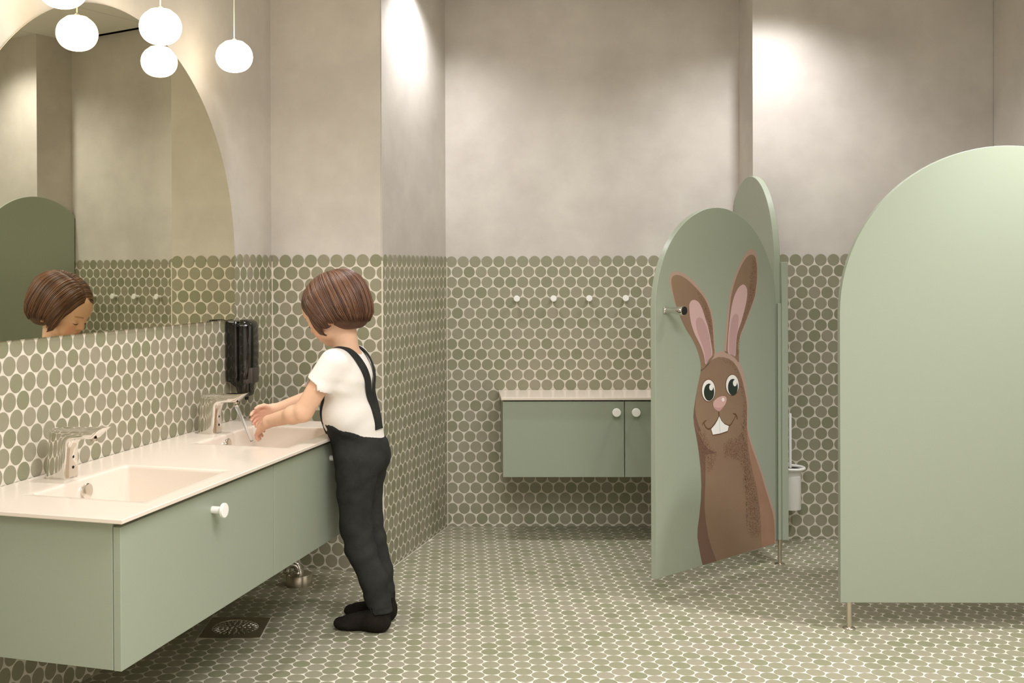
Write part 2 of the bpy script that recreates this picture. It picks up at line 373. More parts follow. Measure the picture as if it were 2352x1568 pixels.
RABBIT_FILL={'outline':[[(.44,.7181),(.4409,.7219),(.4393,.7287),(.4386,.7362),(.4399,.7438),(.4422,.7521),(.4451,.7609),(.4486,.7701),(.4529,.7797),(.4582,.7899),(.4646,.8005),(.4721,.8116),(.481,.8232),(.4924,.8357),(.5052,.8487),(.5165,.8607),(.5251,.8711),(.5323,.8806),(.5388,.8894),(.5445,.897),(.5494,.9039),(.5546,.9117),(.5608,.921),(.5674,.9311),(.5735,.9419),(.5791,.9536),(.5842,.9659),(.5891,.9777),(.5938,.989),(.5981,.9999),(.6014,1.0094),(.6035,1.0171),(.6045,1.0235),(.6045,1.029),(.6033,1.0337),(.6011,1.0375),(.5981,1.0408),(.5947,1.0436),(.5905,1.046),(.5856,1.0478),(.58,1.0492),(.5737,1.0502),(.5666,1.0505),(.5588,1.0502),(.5502,1.0493),(.5412,1.0476),(.5321,1.045),(.5226,1.0415),(.5124,1.0371),(.5011,1.0317),(.4891,1.0254),(.4767,1.018),(.4635,1.009),(.4499,.9991),(.4373,.9892),(.4263,.9802),(.4163,.9714),(.4075,.9623),(.3998,.9528),(.3932,.9431),(.3874,.9334),(.3822,.9238),(.3777,.9143),(.374,.9044),(.3712,.894),(.3691,.8831),(.3674,.8714),(.3661,.8581),(.3652,.844),(.3642,.8302),(.3628,.8169),(.3614,.804),(.3603,.7931),(.3589,.7858),(.3579,.7806),(.3597,.7746),(.3659,.7666),(.375,.7578),(.385,.7494),(.3961,.7412),(.4081,.7333),(.4187,.7269),(.4276,.722),(.4351,.7185)],[(.3081,.7781),(.3101,.7873),(.3083,.7988),(.3058,.8112),(.3038,.824),(.3012,.8377),(.2987,.8523),(.2963,.8686),(.2938,.8857),(.2914,.9019),(.2892,.9165),(.2869,.9301),(.2842,.9433),(.2813,.9557),(.278,.9677),(.2735,.9806),(.2673,.9954),(.2599,1.0113),(.2521,1.0262),(.2442,1.0395),(.2359,1.0519),(.2271,1.0638),(.2176,1.0758),(.2077,1.0873),(.1982,1.0975),(.1893,1.106),(.1808,1.1132),(.1728,1.1188),(.1654,1.1227),(.1586,1.1252),(.1523,1.1266),(.1465,1.1272),(.1412,1.1267),(.1362,1.1255),(.1314,1.1236),(.1269,1.1209),(.1229,1.1171),(.1196,1.112),(.1167,1.1058),(.1141,1.0979),(.1117,1.088),(.1096,1.0766),(.1084,1.0636),(.1081,1.0484),(.1087,1.0317),(.1101,1.0165),(.1125,1.0037),(.1156,.9923),(.1184,.9824),(.1198,.9748),(.1209,.9686),(.1237,.9611),(.1294,.9507),(.1369,.939),(.1445,.9274),(.1518,.9162),(.1592,.9051),(.1666,.894),(.1739,.8827),(.1813,.8715),(.1886,.8608),(.1964,.8506),(.2042,.8409),(.2103,.8321),(.2139,.8248),(.2159,.8183),(.2176,.8114),(.2197,.8042),(.2216,.7966),(.2227,.7864),(.2218,.7697),(.2202,.7503),(.2216,.7379),(.2278,.738),(.2369,.745),(.2464,.7519),(.2554,.7567),(.2647,.7615),(.2746,.766),(.2867,.7694),(.2994,.7726)],[(.4253,.7314),(.4052,.7485),(.3747,.7672),(.344,.7779),(.306,.7797),(.2746,.7743),(.2464,.7624),(.2251,.7445),(.2073,.7182),(.1952,.6921),(.1823,.6573),(.1752,.6229),(.1681,.5884),(.1697,.5631),(.172,.5378),(.174,.5105),(.1615,.4799),(.1383,.4333),(.1129,.3898),(.0841,.338),(.0584,.2825),(.0323,.234),(.0094,.1893),(-.0005,.1614),(-.0037,.1269),(-.0034,.0767),(.4324,.0747),(.442,.102),(.4533,.1424),(.4605,.1715),(.4587,.2026),(.4499,.2397),(.4411,.2909),(.4379,.3396),(.4417,.3961),(.4489,.4389),(.4573,.4782),(.4684,.5177),(.4785,.55),(.4803,.5699),(.4776,.5938),(.4688,.6293),(.4588,.6648),(.4488,.6924),(.44,.7181),(.4353,.7259)]],'fur':[[(.44,.7181),(.4409,.7219),(.4393,.7287),(.4386,.7362),(.4399,.7438),(.4422,.7521),(.4451,.7609),(.4486,.7701),(.4529,.7797),(.4582,.7899),(.4646,.8005),(.4721,.8116),(.481,.8232),(.4924,.8357),(.5052,.8487),(.5165,.8607),(.5252,.8711),(.5324,.8806),(.5388,.8894),(.5442,.897),(.5487,.9039),(.5534,.9117),(.5588,.9209),(.5644,.9311),(.5697,.9418),(.5747,.9536),(.5793,.9659),(.5834,.9776),(.5869,.9885),(.5899,.9987),(.5921,1.0073),(.5933,1.0138),(.5937,1.0187),(.5932,1.023),(.5919,1.0272),(.5897,1.0307),(.5869,1.0336),(.5832,1.0359),(.5788,1.0375),(.5743,1.0387),(.5699,1.0393),(.5654,1.0393),(.5603,1.039),(.5547,1.0384),(.5485,1.0375),(.5413,1.0357),(.5325,1.0328),(.5227,1.0289),(.5124,1.0243),(.5021,1.0189),(.4913,1.0128),(.48,1.0059),(.4676,.9981),(.4545,.9896),(.4427,.9812),(.4328,.9736),(.4241,.9663),(.4162,.9585),(.4088,.9498),(.4021,.9407),(.3962,.9315),(.3911,.9228),(.3867,.9141),(.3828,.9046),(.3795,.8944),(.3766,.8835),(.3742,.8716),(.3723,.8584),(.371,.8442),(.3696,.8305),(.3682,.8171),(.3668,.8042),(.3658,.7934),(.3643,.7861),(.3632,.7809),(.3645,.7749),(.3692,.7668),(.3763,.7579),(.385,.7494),(.3957,.7411),(.4079,.7333),(.4187,.7269),(.4276,.722),(.4351,.7185)],[(.2955,.7775),(.2966,.7866),(.2952,.7982),(.2933,.8106),(.2917,.8235),(.2897,.8372),(.2875,.8519),(.2852,.8682),(.2827,.8853),(.2802,.9016),(.278,.9162),(.2757,.9298),(.273,.9431),(.2701,.9556),(.2668,.9676),(.2623,.9804),(.256,.9948),(.2486,1.0098),(.2408,1.024),(.233,1.0367),(.2249,1.0485),(.2164,1.0596),(.2072,1.0705),(.1977,1.0807),(.1889,1.0891),(.181,1.0952),(.1737,1.0995),(.167,1.1027),(.1612,1.1051),(.156,1.1064),(.1509,1.1071),(.1458,1.1072),(.1408,1.1067),(.1363,1.1055),(.1322,1.1037),(.1284,1.1013),(.1252,1.0978),(.1226,1.093),(.1205,1.0871),(.1187,1.0807),(.1168,1.0747),(.1152,1.0682),(.1143,1.0593),(.1142,1.0464),(.1148,1.031),(.116,1.0166),(.1182,1.0041),(.121,.9925),(.1236,.9824),(.1252,.9749),(.1266,.9687),(.1296,.9612),(.1352,.9509),(.1423,.9392),(.1496,.9275),(.1568,.9164),(.1643,.9052),(.1717,.8941),(.1791,.8829),(.1864,.8717),(.1936,.861),(.2012,.8508),(.2086,.8411),(.2146,.8323),(.2184,.825),(.2207,.8185),(.2226,.8116),(.2246,.8044),(.2262,.7968),(.227,.7866),(.226,.7699),(.2243,.7506),(.2251,.7382),(.2303,.7381),(.238,.745),(.2464,.7519),(.2556,.7567),(.2655,.7615),(.2746,.766),(.283,.7692),(.2906,.7722)],[(.4254,.7273),(.4039,.7403),(.3748,.7549),(.344,.761),(.313,.7593),(.2817,.7518),(.2571,.74),(.2359,.722),(.2182,.6978),(.2039,.6715),(.1925,.6412),(.1825,.6108),(.1769,.5806),(.177,.551),(.179,.5109),(.1697,.477),(.1478,.4325),(.1225,.389),(.0939,.3374),(.0682,.2819),(.0435,.2337),(.0226,.1894),(.0141,.1617),(.0096,.129),(.0099,.0766),(.4324,.0747),(.442,.102),(.4533,.1424),(.4605,.1715),(.4587,.2026),(.4499,.2397),(.4411,.2909),(.4379,.3396),(.4417,.3961),(.4489,.4389),(.4573,.4782),(.4684,.5177),(.4785,.55),(.4803,.5699),(.4776,.5938),(.4688,.6293),(.4588,.6648),(.4488,.6924),(.44,.7181),(.4353,.7259)]],'shade':[[(.4784,.557),(.4638,.5312),(.4457,.505),(.4229,.4763),(.3969,.4559),(.3736,.4463),(.3512,.4414),(.3736,.4382),(.4173,.4416),(.4157,.4035),(.416,.3508),(.4209,.2987),(.4211,.2636),(.4144,.2168),(.4013,.1655),(.3811,.1197),(.3548,.0751),(.4324,.0747),(.442,.102),(.4533,.1424),(.4605,.1715),(.4587,.2026),(.4499,.2397),(.4411,.2909),(.4379,.3396),(.4417,.3961),(.4489,.4389),(.4573,.4782),(.4684,.5177)],[(.4803,.5699),(.4776,.5938),(.4688,.6293),(.4648,.6471),(.4682,.6212),(.471,.5972),(.4659,.5726),(.4528,.5431),(.4397,.5216),(.4562,.5233),(.4725,.549)]],'flank':[[(.1815,.5039),(.1761,.4667),(.1669,.418),(.1482,.3607),(.123,.2984),(.1041,.2254),(.0947,.1609),(.0919,.0771),(.0099,.0766),(.0096,.129),(.0141,.1617),(.0226,.1894),(.0435,.2337),(.0682,.2819),(.0939,.3374),(.1225,.389),(.1478,.4325),(.1697,.477)]],'speckle':[[(.1436,1.1041),(.123,1.097),(.1143,1.0593),(.116,1.0166),(.1296,.9612),(.1717,.8941),(.2146,.8323),(.227,.7866),(.2251,.7445),(.2428,.7643),(.2376,.8165),(.2137,.8701),(.181,.9325),(.1699,.9747),(.1646,1.0085),(.1615,1.034),(.1526,1.0679)],[(.4755,1.0019),(.4427,.9812),(.4162,.9585),(.3962,.9315),(.3828,.9046),(.3742,.8716),(.3696,.8305),(.3658,.777),(.3761,.7714),(.3846,.8148),(.4012,.8685),(.4211,.9098),(.4507,.9592)],[(.2038,.5425),(.1789,.5402),(.1761,.4667),(.1669,.418),(.1482,.3607),(.123,.2984),(.1041,.2254),(.0947,.1609),(.093,.116),(.143,.1129),(.1808,.1411),(.1711,.1946),(.174,.2464),(.205,.3091),(.2047,.3602),(.2293,.3995),(.3144,.4165),(.3202,.4637),(.2779,.4844),(.2289,.4794),(.2102,.5103)],[(.3303,.7603),(.2817,.7518),(.2571,.74),(.2359,.722),(.2182,.6978),(.2039,.6715),(.1925,.6412),(.1825,.6108),(.1769,.5806),(.1771,.5425),(.1831,.5007),(.2191,.5084),(.2117,.5456),(.2007,.5953),(.2184,.6431),(.2325,.6903),(.2678,.726),(.3166,.7455)],[(.4638,.5312),(.4456,.5329),(.414,.5194),(.4026,.483),(.3852,.4635),(.3512,.4414),(.3736,.4382),(.3679,.4049),(.3798,.3674),(.4147,.3787),(.4157,.4035),(.4405,.3959),(.4489,.4389),(.4573,.4782)]],'pink':[[(.5012,.9362),(.5009,.9415),(.4996,.9439),(.4979,.9461),(.4959,.9491),(.4933,.9518),(.4901,.9539),(.4858,.9554),(.4808,.9562),(.4757,.9564),(.4708,.9561),(.4658,.9551),(.4606,.9533),(.4553,.9508),(.4497,.9475),(.4442,.9428),(.4386,.9363),(.433,.9285),(.4277,.9202),(.4231,.9115),(.4188,.9023),(.4145,.8934),(.41,.8852),(.4055,.8773),(.4012,.8685),(.3972,.8581),(.3934,.8468),(.3899,.8354),(.3867,.8243),(.3838,.8132),(.3813,.8023),(.3784,.7913),(.3759,.7805),(.3761,.7714),(.3806,.7651),(.3878,.7606),(.3951,.7561),(.4018,.7494),(.4085,.7428),(.4139,.7409),(.4172,.7467),(.4192,.7572),(.4218,.7677),(.4257,.7769),(.4302,.786),(.435,.7948),(.4401,.8027),(.4456,.8101),(.4514,.8178),(.4579,.8259),(.4646,.8342),(.471,.8429),(.4769,.8522),(.4825,.8619),(.4872,.8716),(.4911,.8808),(.4943,.89),(.4969,.9),(.499,.9125),(.5005,.9258)],[(.2886,.773),(.2903,.7843),(.2896,.7994),(.2884,.8145),(.287,.8282),(.2849,.8418),(.2826,.8559),(.28,.8711),(.2771,.8867),(.2739,.9014),(.2706,.9147),(.2671,.9272),(.2632,.9387),(.2589,.9491),(.2543,.9586),(.2489,.9676),(.2422,.9768),(.2346,.9855),(.2274,.9924),(.221,.9968),(.215,.9995),(.2095,1.0014),(.2048,1.003),(.2006,1.0039),(.1965,1.0038),(.1923,1.0028),(.1881,1.0009),(.1843,.9982),(.1808,.9948),(.1777,.9907),(.1756,.9854),(.1747,.9786),(.1747,.9707),(.1757,.9621),(.1779,.9527),(.181,.9426),(.1846,.9326),(.1883,.923),(.1924,.9134),(.197,.9033),(.2022,.8924),(.2079,.881),(.2137,.8701),(.22,.8601),(.2265,.8505),(.2318,.8414),(.2351,.833),(.2372,.825),(.239,.8165),(.2405,.8071),(.2416,.7972),(.2427,.7874),(.2433,.7766),(.2439,.7659),(.2464,.7591),(.2522,.7586),(.2599,.7621),(.2676,.7656),(.2754,.7667),(.2832,.768)]],'pinkdark':[[(.4656,.8829),(.4649,.8876),(.4634,.8912),(.4609,.894),(.4573,.8962),(.4527,.8977),(.4477,.8981),(.4424,.8975),(.4367,.8959),(.4312,.8931),(.4261,.8888),(.4213,.8833),(.4166,.8772),(.4119,.8706),(.4073,.8635),(.4033,.8564),(.4001,.8499),(.3974,.8434),(.3947,.8356),(.3917,.8254),(.3887,.8139),(.3861,.8026),(.3833,.7915),(.381,.7807),(.3808,.7716),(.384,.7651),(.3894,.7604),(.3951,.7561),(.4009,.7504),(.407,.7453),(.4119,.7448),(.4146,.752),(.4161,.764),(.4184,.7757),(.4221,.7853),(.4265,.7948),(.4316,.8047),(.438,.8158),(.4452,.8274),(.4513,.838),(.456,.847),(.4596,.8551),(.4624,.8627),(.4643,.8701),(.4654,.877)],[(.2816,.7726),(.2825,.7866),(.2818,.8055),(.2806,.8225),(.2794,.835),(.2777,.8455),(.2756,.8556),(.2732,.866),(.2704,.876),(.267,.8845),(.2626,.8913),(.2576,.8968),(.2528,.9008),(.2485,.9032),(.2445,.9041),(.2407,.9042),(.2368,.9036),(.2331,.902),(.23,.8993),(.2278,.8951),(.2264,.8896),(.2258,.8832),(.2265,.8756),(.2281,.8671),(.2302,.8581),(.233,.8487),(.2361,.8389),(.2389,.8291),(.2409,.8198),(.2425,.8105),(.2441,.8),(.2453,.7859),(.2465,.7706),(.2492,.7605),(.2545,.7592),(.2613,.7631),(.2676,.7669),(.2731,.7672),(.2782,.7675)]],'ring':[[(.3583,.6497),(.3594,.641),(.3624,.6329),(.3672,.6258),(.3735,.6201),(.3811,.616),(.3895,.6138),(.3983,.6135),(.4071,.6152),(.4154,.6188),(.4228,.624),(.429,.6307),(.4336,.6384),(.4364,.6468),(.4374,.6555),(.4364,.6641),(.4334,.6721),(.4287,.6792),(.4225,.6849),(.415,.689),(.4067,.6913),(.3979,.6917),(.3891,.6901),(.3807,.6867),(.3732,.6815),(.3669,.6748),(.3622,.667),(.3593,.6585)],[(.2232,.6583),(.2243,.65),(.2273,.6423),(.2322,.6355),(.2386,.63),(.2463,.6261),(.2548,.624),(.2638,.6238),(.2727,.6254),(.2811,.6288),(.2886,.6338),(.2948,.6402),(.2995,.6476),(.3024,.6557),(.3034,.664),(.3023,.6722),(.2994,.6799),(.2946,.6866),(.2883,.6921),(.2807,.6961),(.2723,.6983),(.2634,.6986),(.2545,.6971),(.246,.6938),(.2383,.6888),(.232,.6824),(.2272,.675),(.2242,.6668)]],'white':[[(.362,.6499),(.363,.642),(.3657,.6345),(.37,.628),(.3758,.6227),(.3827,.619),(.3903,.6169),(.3983,.6167),(.4063,.6182),(.4138,.6215),(.4206,.6263),(.4262,.6324),(.4304,.6395),(.4329,.6473),(.4338,.6553),(.4329,.6632),(.4302,.6705),(.4259,.677),(.4203,.6823),(.4135,.6861),(.4059,.6882),(.3979,.6886),(.3899,.6871),(.3823,.6839),(.3755,.6792),(.3698,.6731),(.3655,.6659),(.3629,.6581)],[(.2268,.6586),(.2278,.6508),(.2305,.6436),(.235,.6373),(.2408,.6322),(.2478,.6286),(.2556,.6266),(.2637,.6263),(.2719,.6278),(.2795,.631),(.2864,.6357),(.2921,.6416),(.2964,.6485),(.299,.656),(.2999,.6638),(.2989,.6714),(.2962,.6786),(.2919,.6848),(.2861,.69),(.2792,.6936),(.2715,.6957),(.2634,.6961),(.2553,.6947),(.2475,.6916),(.2406,.6869),(.2348,.681),(.2304,.6741),(.2277,.6665)]],'pupil':[[(.367,.6446),(.3678,.6382),(.3699,.6322),(.3734,.627),(.3779,.6228),(.3833,.6198),(.3894,.6181),(.3957,.6179),(.402,.6191),(.408,.6217),(.4133,.6256),(.4177,.6305),(.4211,.6362),(.4231,.6424),(.4238,.6489),(.423,.6552),(.4209,.6611),(.4176,.6663),(.4131,.6706),(.4077,.6736),(.4017,.6753),(.3954,.6756),(.3891,.6745),(.3831,.6719),(.3777,.6681),(.3732,.6631),(.3698,.6574),(.3677,.6511)],[(.2321,.6517),(.2328,.6454),(.235,.6395),(.2385,.6343),(.2431,.6302),(.2485,.6272),(.2546,.6255),(.261,.6253),(.2674,.6265),(.2734,.6291),(.2788,.6329),(.2833,.6377),(.2866,.6433),(.2887,.6495),(.2894,.6558),(.2886,.662),(.2865,.6679),(.2831,.673),(.2786,.6772),(.2732,.6802),(.2671,.6819),(.2607,.6822),(.2544,.681),(.2483,.6785),(.2428,.6747),(.2383,.6699),(.2349,.6642),(.2328,.6581)]],'glint':[[(.3733,.6611),(.3735,.6588),(.3743,.6566),(.3756,.6547),(.3773,.6532),(.3794,.6521),(.3817,.6515),(.384,.6514),(.3864,.6519),(.3887,.6528),(.3907,.6542),(.3924,.656),(.3937,.658),(.3944,.6603),(.3947,.6626),(.3944,.6649),(.3936,.6671),(.3923,.669),(.3906,.6705),(.3886,.6716),(.3863,.6722),(.3839,.6723),(.3816,.6719),(.3793,.6709),(.3773,.6695),(.3756,.6678),(.3743,.6657),(.3735,.6634)],[(.2378,.6663),(.2381,.6638),(.239,.6615),(.2403,.6594),(.2422,.6578),(.2444,.6566),(.2468,.6559),(.2494,.6558),(.2519,.6563),(.2544,.6573),(.2565,.6588),(.2583,.6607),(.2597,.663),(.2605,.6654),(.2608,.6679),(.2605,.6704),(.2596,.6728),(.2583,.6748),(.2564,.6765),(.2543,.6777),(.2518,.6784),(.2493,.6785),(.2467,.678),(.2443,.677),(.2421,.6755),(.2403,.6736),(.2389,.6713),(.2381,.6689)]],'nose':[[(.373,.6064),(.3726,.6087),(.3719,.611),(.3703,.6133),(.3676,.6155),(.364,.6176),(.3598,.6196),(.355,.6217),(.3496,.6238),(.3439,.6255),(.3378,.6267),(.3314,.6276),(.3252,.628),(.3195,.628),(.314,.6276),(.3092,.6268),(.3053,.6256),(.3021,.6241),(.2998,.6221),(.2983,.6195),(.2975,.6165),(.2977,.6131),(.2989,.6091),(.3011,.6048),(.3039,.6007),(.3075,.5971),(.3116,.5938),(.3161,.5905),(.3209,.5872),(.326,.5839),(.3308,.5814),(.335,.5797),(.3389,.5787),(.3428,.5784),(.3467,.5791),(.3506,.5806),(.3547,.5827),(.3593,.5853),(.364,.5886),(.3678,.5917),(.3702,.5946),(.3716,.5974),(.3725,.6),(.3731,.6023),(.3732,.6043)]],'noseshade':[[(.3691,.5963),(.3546,.5917),(.3414,.5898),(.3281,.5899),(.3161,.5937),(.3053,.6),(.3161,.5905),(.3308,.5814),(.3428,.5784),(.3547,.5827)]],'noseglint':[[(.3098,.6152),(.3104,.6126),(.3122,.6106),(.3148,.6093),(.3179,.6091),(.3209,.6098),(.3235,.6115),(.3252,.6138),(.3258,.6164),(.3252,.619),(.3235,.621),(.3209,.6222),(.3178,.6225),(.3147,.6218),(.3121,.6201),(.3104,.6178)]],'teeth':[[(.3402,.5615),(.3283,.5453),(.3097,.5315),(.286,.5233),(.2923,.5074),(.3365,.503),(.3761,.5029),(.3852,.5228),(.3655,.5344),(.3496,.5488)]]}
RABBIT_LINE={'mouth':[[(.3415,.5775),(.3402,.5623)],[(.3402,.5623),(.344,.5584),(.3494,.553),(.3549,.5477),(.3602,.5431),(.3656,.5388),(.3707,.5349),(.3753,.5316),(.3796,.5288),(.3839,.5267),(.3883,.5251),(.3928,.5242),(.3969,.524),(.4006,.5244),(.404,.5256),(.4073,.5273),(.4109,.5298),(.4145,.5328),(.4176,.5362),(.4203,.5403),(.4225,.5447),(.424,.5478)],[(.4098,.5543),(.413,.5534),(.4174,.5521),(.4214,.5507),(.4245,.5492),(.427,.5476),(.4292,.5459),(.4309,.5438),(.4322,.5416),(.4331,.54)],[(.3389,.5622),(.3364,.5581),(.3326,.5523),(.3283,.5469),(.3236,.5422),(.3183,.5379),(.3123,.5342),(.3053,.531),(.2976,.5284),(.2908,.5265),(.2856,.5256),(.2813,.5254),(.2773,.5261),(.2735,.5277),(.2699,.5302),(.2664,.5331),(.2627,.5363),(.2591,.5398),(.2554,.5434),(.2513,.5475),(.2473,.5516),(.2444,.5545)],[(.2608,.5641),(.257,.5633),(.2518,.5622),(.2471,.5604),(.2438,.558),(.2411,.5549),(.2389,.5516),(.2371,.5477),(.2357,.5436),(.2348,.5407)],[(.3839,.5219),(.3762,.5022),(.3365,.502),(.2915,.5065),(.2854,.5228)]],'toothline':[[(.3402,.5583),(.3365,.503)]]}
# ------------------------------------------------------------------ vanity under the mirror (local frame: x = out from wall, y = along wall)
ZC = 0.5626
def left_frame(name, out, along, z=0.0): return empty(name, left(out, along, z), -T_L)
def knob_mesh(r=0.0172, stem=0.0085, length=0.034):
    m = MB(); m.lathe([(stem, 0), (stem, length - 0.008), (stem + 0.001, length - 0.0075)], 24, axis='x', cap1=False)
    m.lathe([(stem, length - 0.0078), (r - 0.001, length - 0.0078), (r, length - 0.0068), (r, length - 0.0012), (r - 0.001, length), (0.004, length + 0.0002)], 28, axis='x', cap0=False)
    return m
v = left_frame('vanity_cabinet', 0.0, -0.2275, 0.25)
tag(v, 'long sage green wall-hung sink cabinet with two doors under the white counter', 'cabinet')
LEN = 1.385; DOUT = 0.443
m = MB(); m.box(0.004, DOUT - 0.020, 0.0045, LEN, 0.002, 0.150); m.build('carcass', M['sage'], v, bevel=0.0015)
m = MB(); m.box(DOUT - 0.034, DOUT - 0.020, 0.0045, LEN - 0.016, 0.150, 0.300); m.build('front_rail', M['sage'], v)
m = MB(); m.box(0.004, DOUT - 0.020, LEN - 0.016, LEN, 0.150, 0.300); m.build('side_panel', M['sage'], v)
m = MB(); m.box(0.004, 0.018, 0.0045, LEN - 0.016, 0.150, 0.300); m.build('back_rail', M['sage'], v)
m = MB(); m.box(0.004, DOUT - 0.019, -0.0005, 0.0045, 0.0, 0.300); m.build('side_panel', M['sage'], v, bevel=0.001)
split = 0.7185
for y0, y1, ky in [(0.0, split - 0.0016, 0.382), (split + 0.0016, LEN, 1.113)]:
    m = MB(); m.box(DOUT - 0.018, DOUT, y0, y1, -0.001, 0.2915); d = m.build('door', M['sage'], v, bevel=0.0015)
    k = knob_mesh().build('knob', M['white'], d, auto=35, loc=(DOUT, ky, 0.246)); k['label'] = 'white round knob'

# counter with two basins
c = left_frame('countertop', 0.0, 0.0, ZC)
tag(c, 'glossy cream white counter with two rectangular basins on the long sink cabinet', 'countertop')
A0, A1, O0, O1, TH = -0.2505, 1.164, 0.003, 0.461, 0.0095
BAS = [(-0.088, 0.284), (0.650, 1.022)]; BO0, BO1 = 0.126, 0.409
m = MB()
def quad(m, x0, x1, y0, y1, z): m.add([(x0, y0, z), (x1, y0, z), (x1, y1, z), (x0, y1, z)], [(0, 1, 2, 3)])
cuts = [A0, BAS[0][0] - 0.02, BAS[0][1] + 0.02, BAS[1][0] - 0.02, BAS[1][1] + 0.02, A1]
lip = 0.0015
for i in range(5):
    y0, y1 = cuts[i] + (lip if i == 0 else 0), cuts[i + 1] - (lip if i == 4 else 0)
    if i % 2 == 0: quad(m, O0, O1 - lip, y0, y1, 0)
    else:
        quad(m, O0, BO0 - 0.02, y0, y1, 0); quad(m, BO1 + 0.02, O1 - lip, y0, y1, 0)
        b0, b1 = BAS[i // 2]; ro = 0.014; n = 6
        def ring(g, z, r): return [(x, y, z) for x, y in rrect(BO0 + g, BO1 - g, b0 + g, b1 - g, max(r, 0.003), n)]
        outer = []
        for (sx, sy) in ((1, 1), (-1, 1), (-1, -1), (1, -1)):
            cx = BO1 + 0.02 if sx > 0 else BO0 - 0.02; cy = y1 if sy > 0 else y0
            outer += [(cx, cy, 0)] * (n + 1)
        rg = [ring(-0.004, 0, ro + 0.004), ring(-0.002, -0.0006, ro + 0.002), ring(0, -0.003, ro), ring(0.001, -0.008, ro), ring(0.006, -0.075, ro), ring(0.010, -0.092, ro), ring(0.022, -0.100, ro)]
        m.rings([outer] + rg, cap0=False, cap1=True)
e = [(O0, A0), (O1, A0), (O1, A1), (O0, A1)]
def rect(d, z): return [(O0, A0 + d, z), (O1 - d, A0 + d, z), (O1 - d, A1 - d, z), (O0, A1 - d, z)]
m.rings([rect(lip, 0), rect(0, -lip), rect(0, -TH + lip), rect(lip, -TH)], cap0=False, cap1=False)
slab = m.build('counter_slab', M['solid_white'], c, auto=30)
m = MB()
for (b0, b1) in BAS:      # underside boxes of the basins
    pass
for (b0, b1) in BAS:
    ym = 0.104 if b0 < 0.3 else 0.819; m = MB()
    m.lathe([(0.016, 0.0), (0.016, 0.006), (0.0155, 0.007)], 28, axis='x', cap1=False)
    m.lathe([(0.0155, 0.007), (0.0185, 0.008), (0.0195, 0.0095), (0.0188, 0.0112), (0.015, 0.0122), (0.004, 0.0126)], 28, axis='x', cap0=False)
    o = m.build('overflow_cap', M['chrome'], c, auto=40, loc=(BO0 + 0.0025, ym, -0.030))
    m = MB(); m.lathe([(0.031, 0.0), (0.031, 0.002), (0.028, 0.004), (0.010, 0.005)], 28); m.build('drain_cover', M['chrome'], c, auto=40, loc=((BO0 + BO1) / 2, (b0 + b1) / 2, -0.0998))

# sensor taps
def make_tap():
    t = left_frame('sensor_tap', 0.0, 0.0, ZC)
    # side profile (out, up), swept with a rounded section across the tap
    top = [(0.040, 0.0), (0.0405, 0.02), (0.044, 0.07), (0.0475, 0.108), (0.0490, 0.1165), (0.0535, 0.1205), (0.075, 0.1215), (0.12, 0.1228), (0.17, 0.1248), (0.1965, 0.1262)]
    bot = [(0.102, 0.0), (0.102, 0.02), (0.103, 0.055), (0.1045, 0.072), (0.108, 0.085), (0.116, 0.0935), (0.128, 0.0965), (0.148, 0.0975), (0.166, 0.0990), (0.1930, 0.1245)]
    hw = [0.0285, 0.0280, 0.0265, 0.0255, 0.0250, 0.0245, 0.0235, 0.0222, 0.0212, 0.0200]
    m = MB(); rings = []
    for (tx, tz), (bx, bz), w in zip(top, bot, hw):
        d = math.hypot(bx - tx, bz - tz); r = min(0.45, 0.011 / max(d, 0.001)); ring = []
        for a in range(24):
            an = 2 * math.pi * a / 24; ca, sa = math.cos(an), math.sin(an)
            ex = 0.42
            p = math.copysign(abs(ca) ** ex, ca) * 0.5 + 0.5; q = math.copysign(abs(sa) ** ex, sa)
            ring.append((tx + (bx - tx) * p, q * w, tz + (bz - tz) * p))
        rings.append(ring)
    m.rings(rings); m.build('tap_body', M['chrome'], t, auto=50)
    m = MB(); m.rings([[(x, y, z) for x, y in rrect(0.0385, 0.1035, -0.030, 0.030, 0.022, 6)] for z in (0.0, 0.003)]); m.build('base_ring', M['chrome'], t, auto=40)
    for z in (0.027, 0.052):
        m = MB(); m.lathe([(0.0036, -0.004), (0.0036, 0.0006), (0.002, 0.0012)], 14, axis='x'); m.build('sensor_eye', M['rubber'], t, auto=40, loc=(0.1025, 0, z))
    m = MB(); m.lathe([(0.0085, -0.002), (0.0085, 0.004)], 18); m.build('aerator', M['steel'], t, loc=(0.160, 0, 0.0945))
    return t
tap = make_tap(); tap.location = left(0, 0.098, ZC); tag(tap, 'chrome sensor tap beside the nearer basin, not running', 'tap', 'sensor taps on the long counter')
tap2 = copy_tree(tap); tap2.location = left(-0.004, 0.836, ZC); tag(tap2, 'chrome sensor tap running water over the child\'s hands', 'tap', 'sensor taps on the long counter')
m = MB()
path = []; rad = []
for k in range(15):
    t = k / 14; path.append((0.160 + 0.046 * t + 0.006 * t * t, 0.0, 0.0870 - 0.107 * t ** 1.12)); rad.append(0.0062 - 0.0022 * t)
m.tube(path, rad, 12); wst = m.build('water_stream', M['water'], smooth=True); wst.location = left(-0.004, 0.836, ZC); wst.rotation_euler = (0, 0, -T_L)
tag(wst, 'clear thin stream of water falling from the far tap onto the hands', 'water')

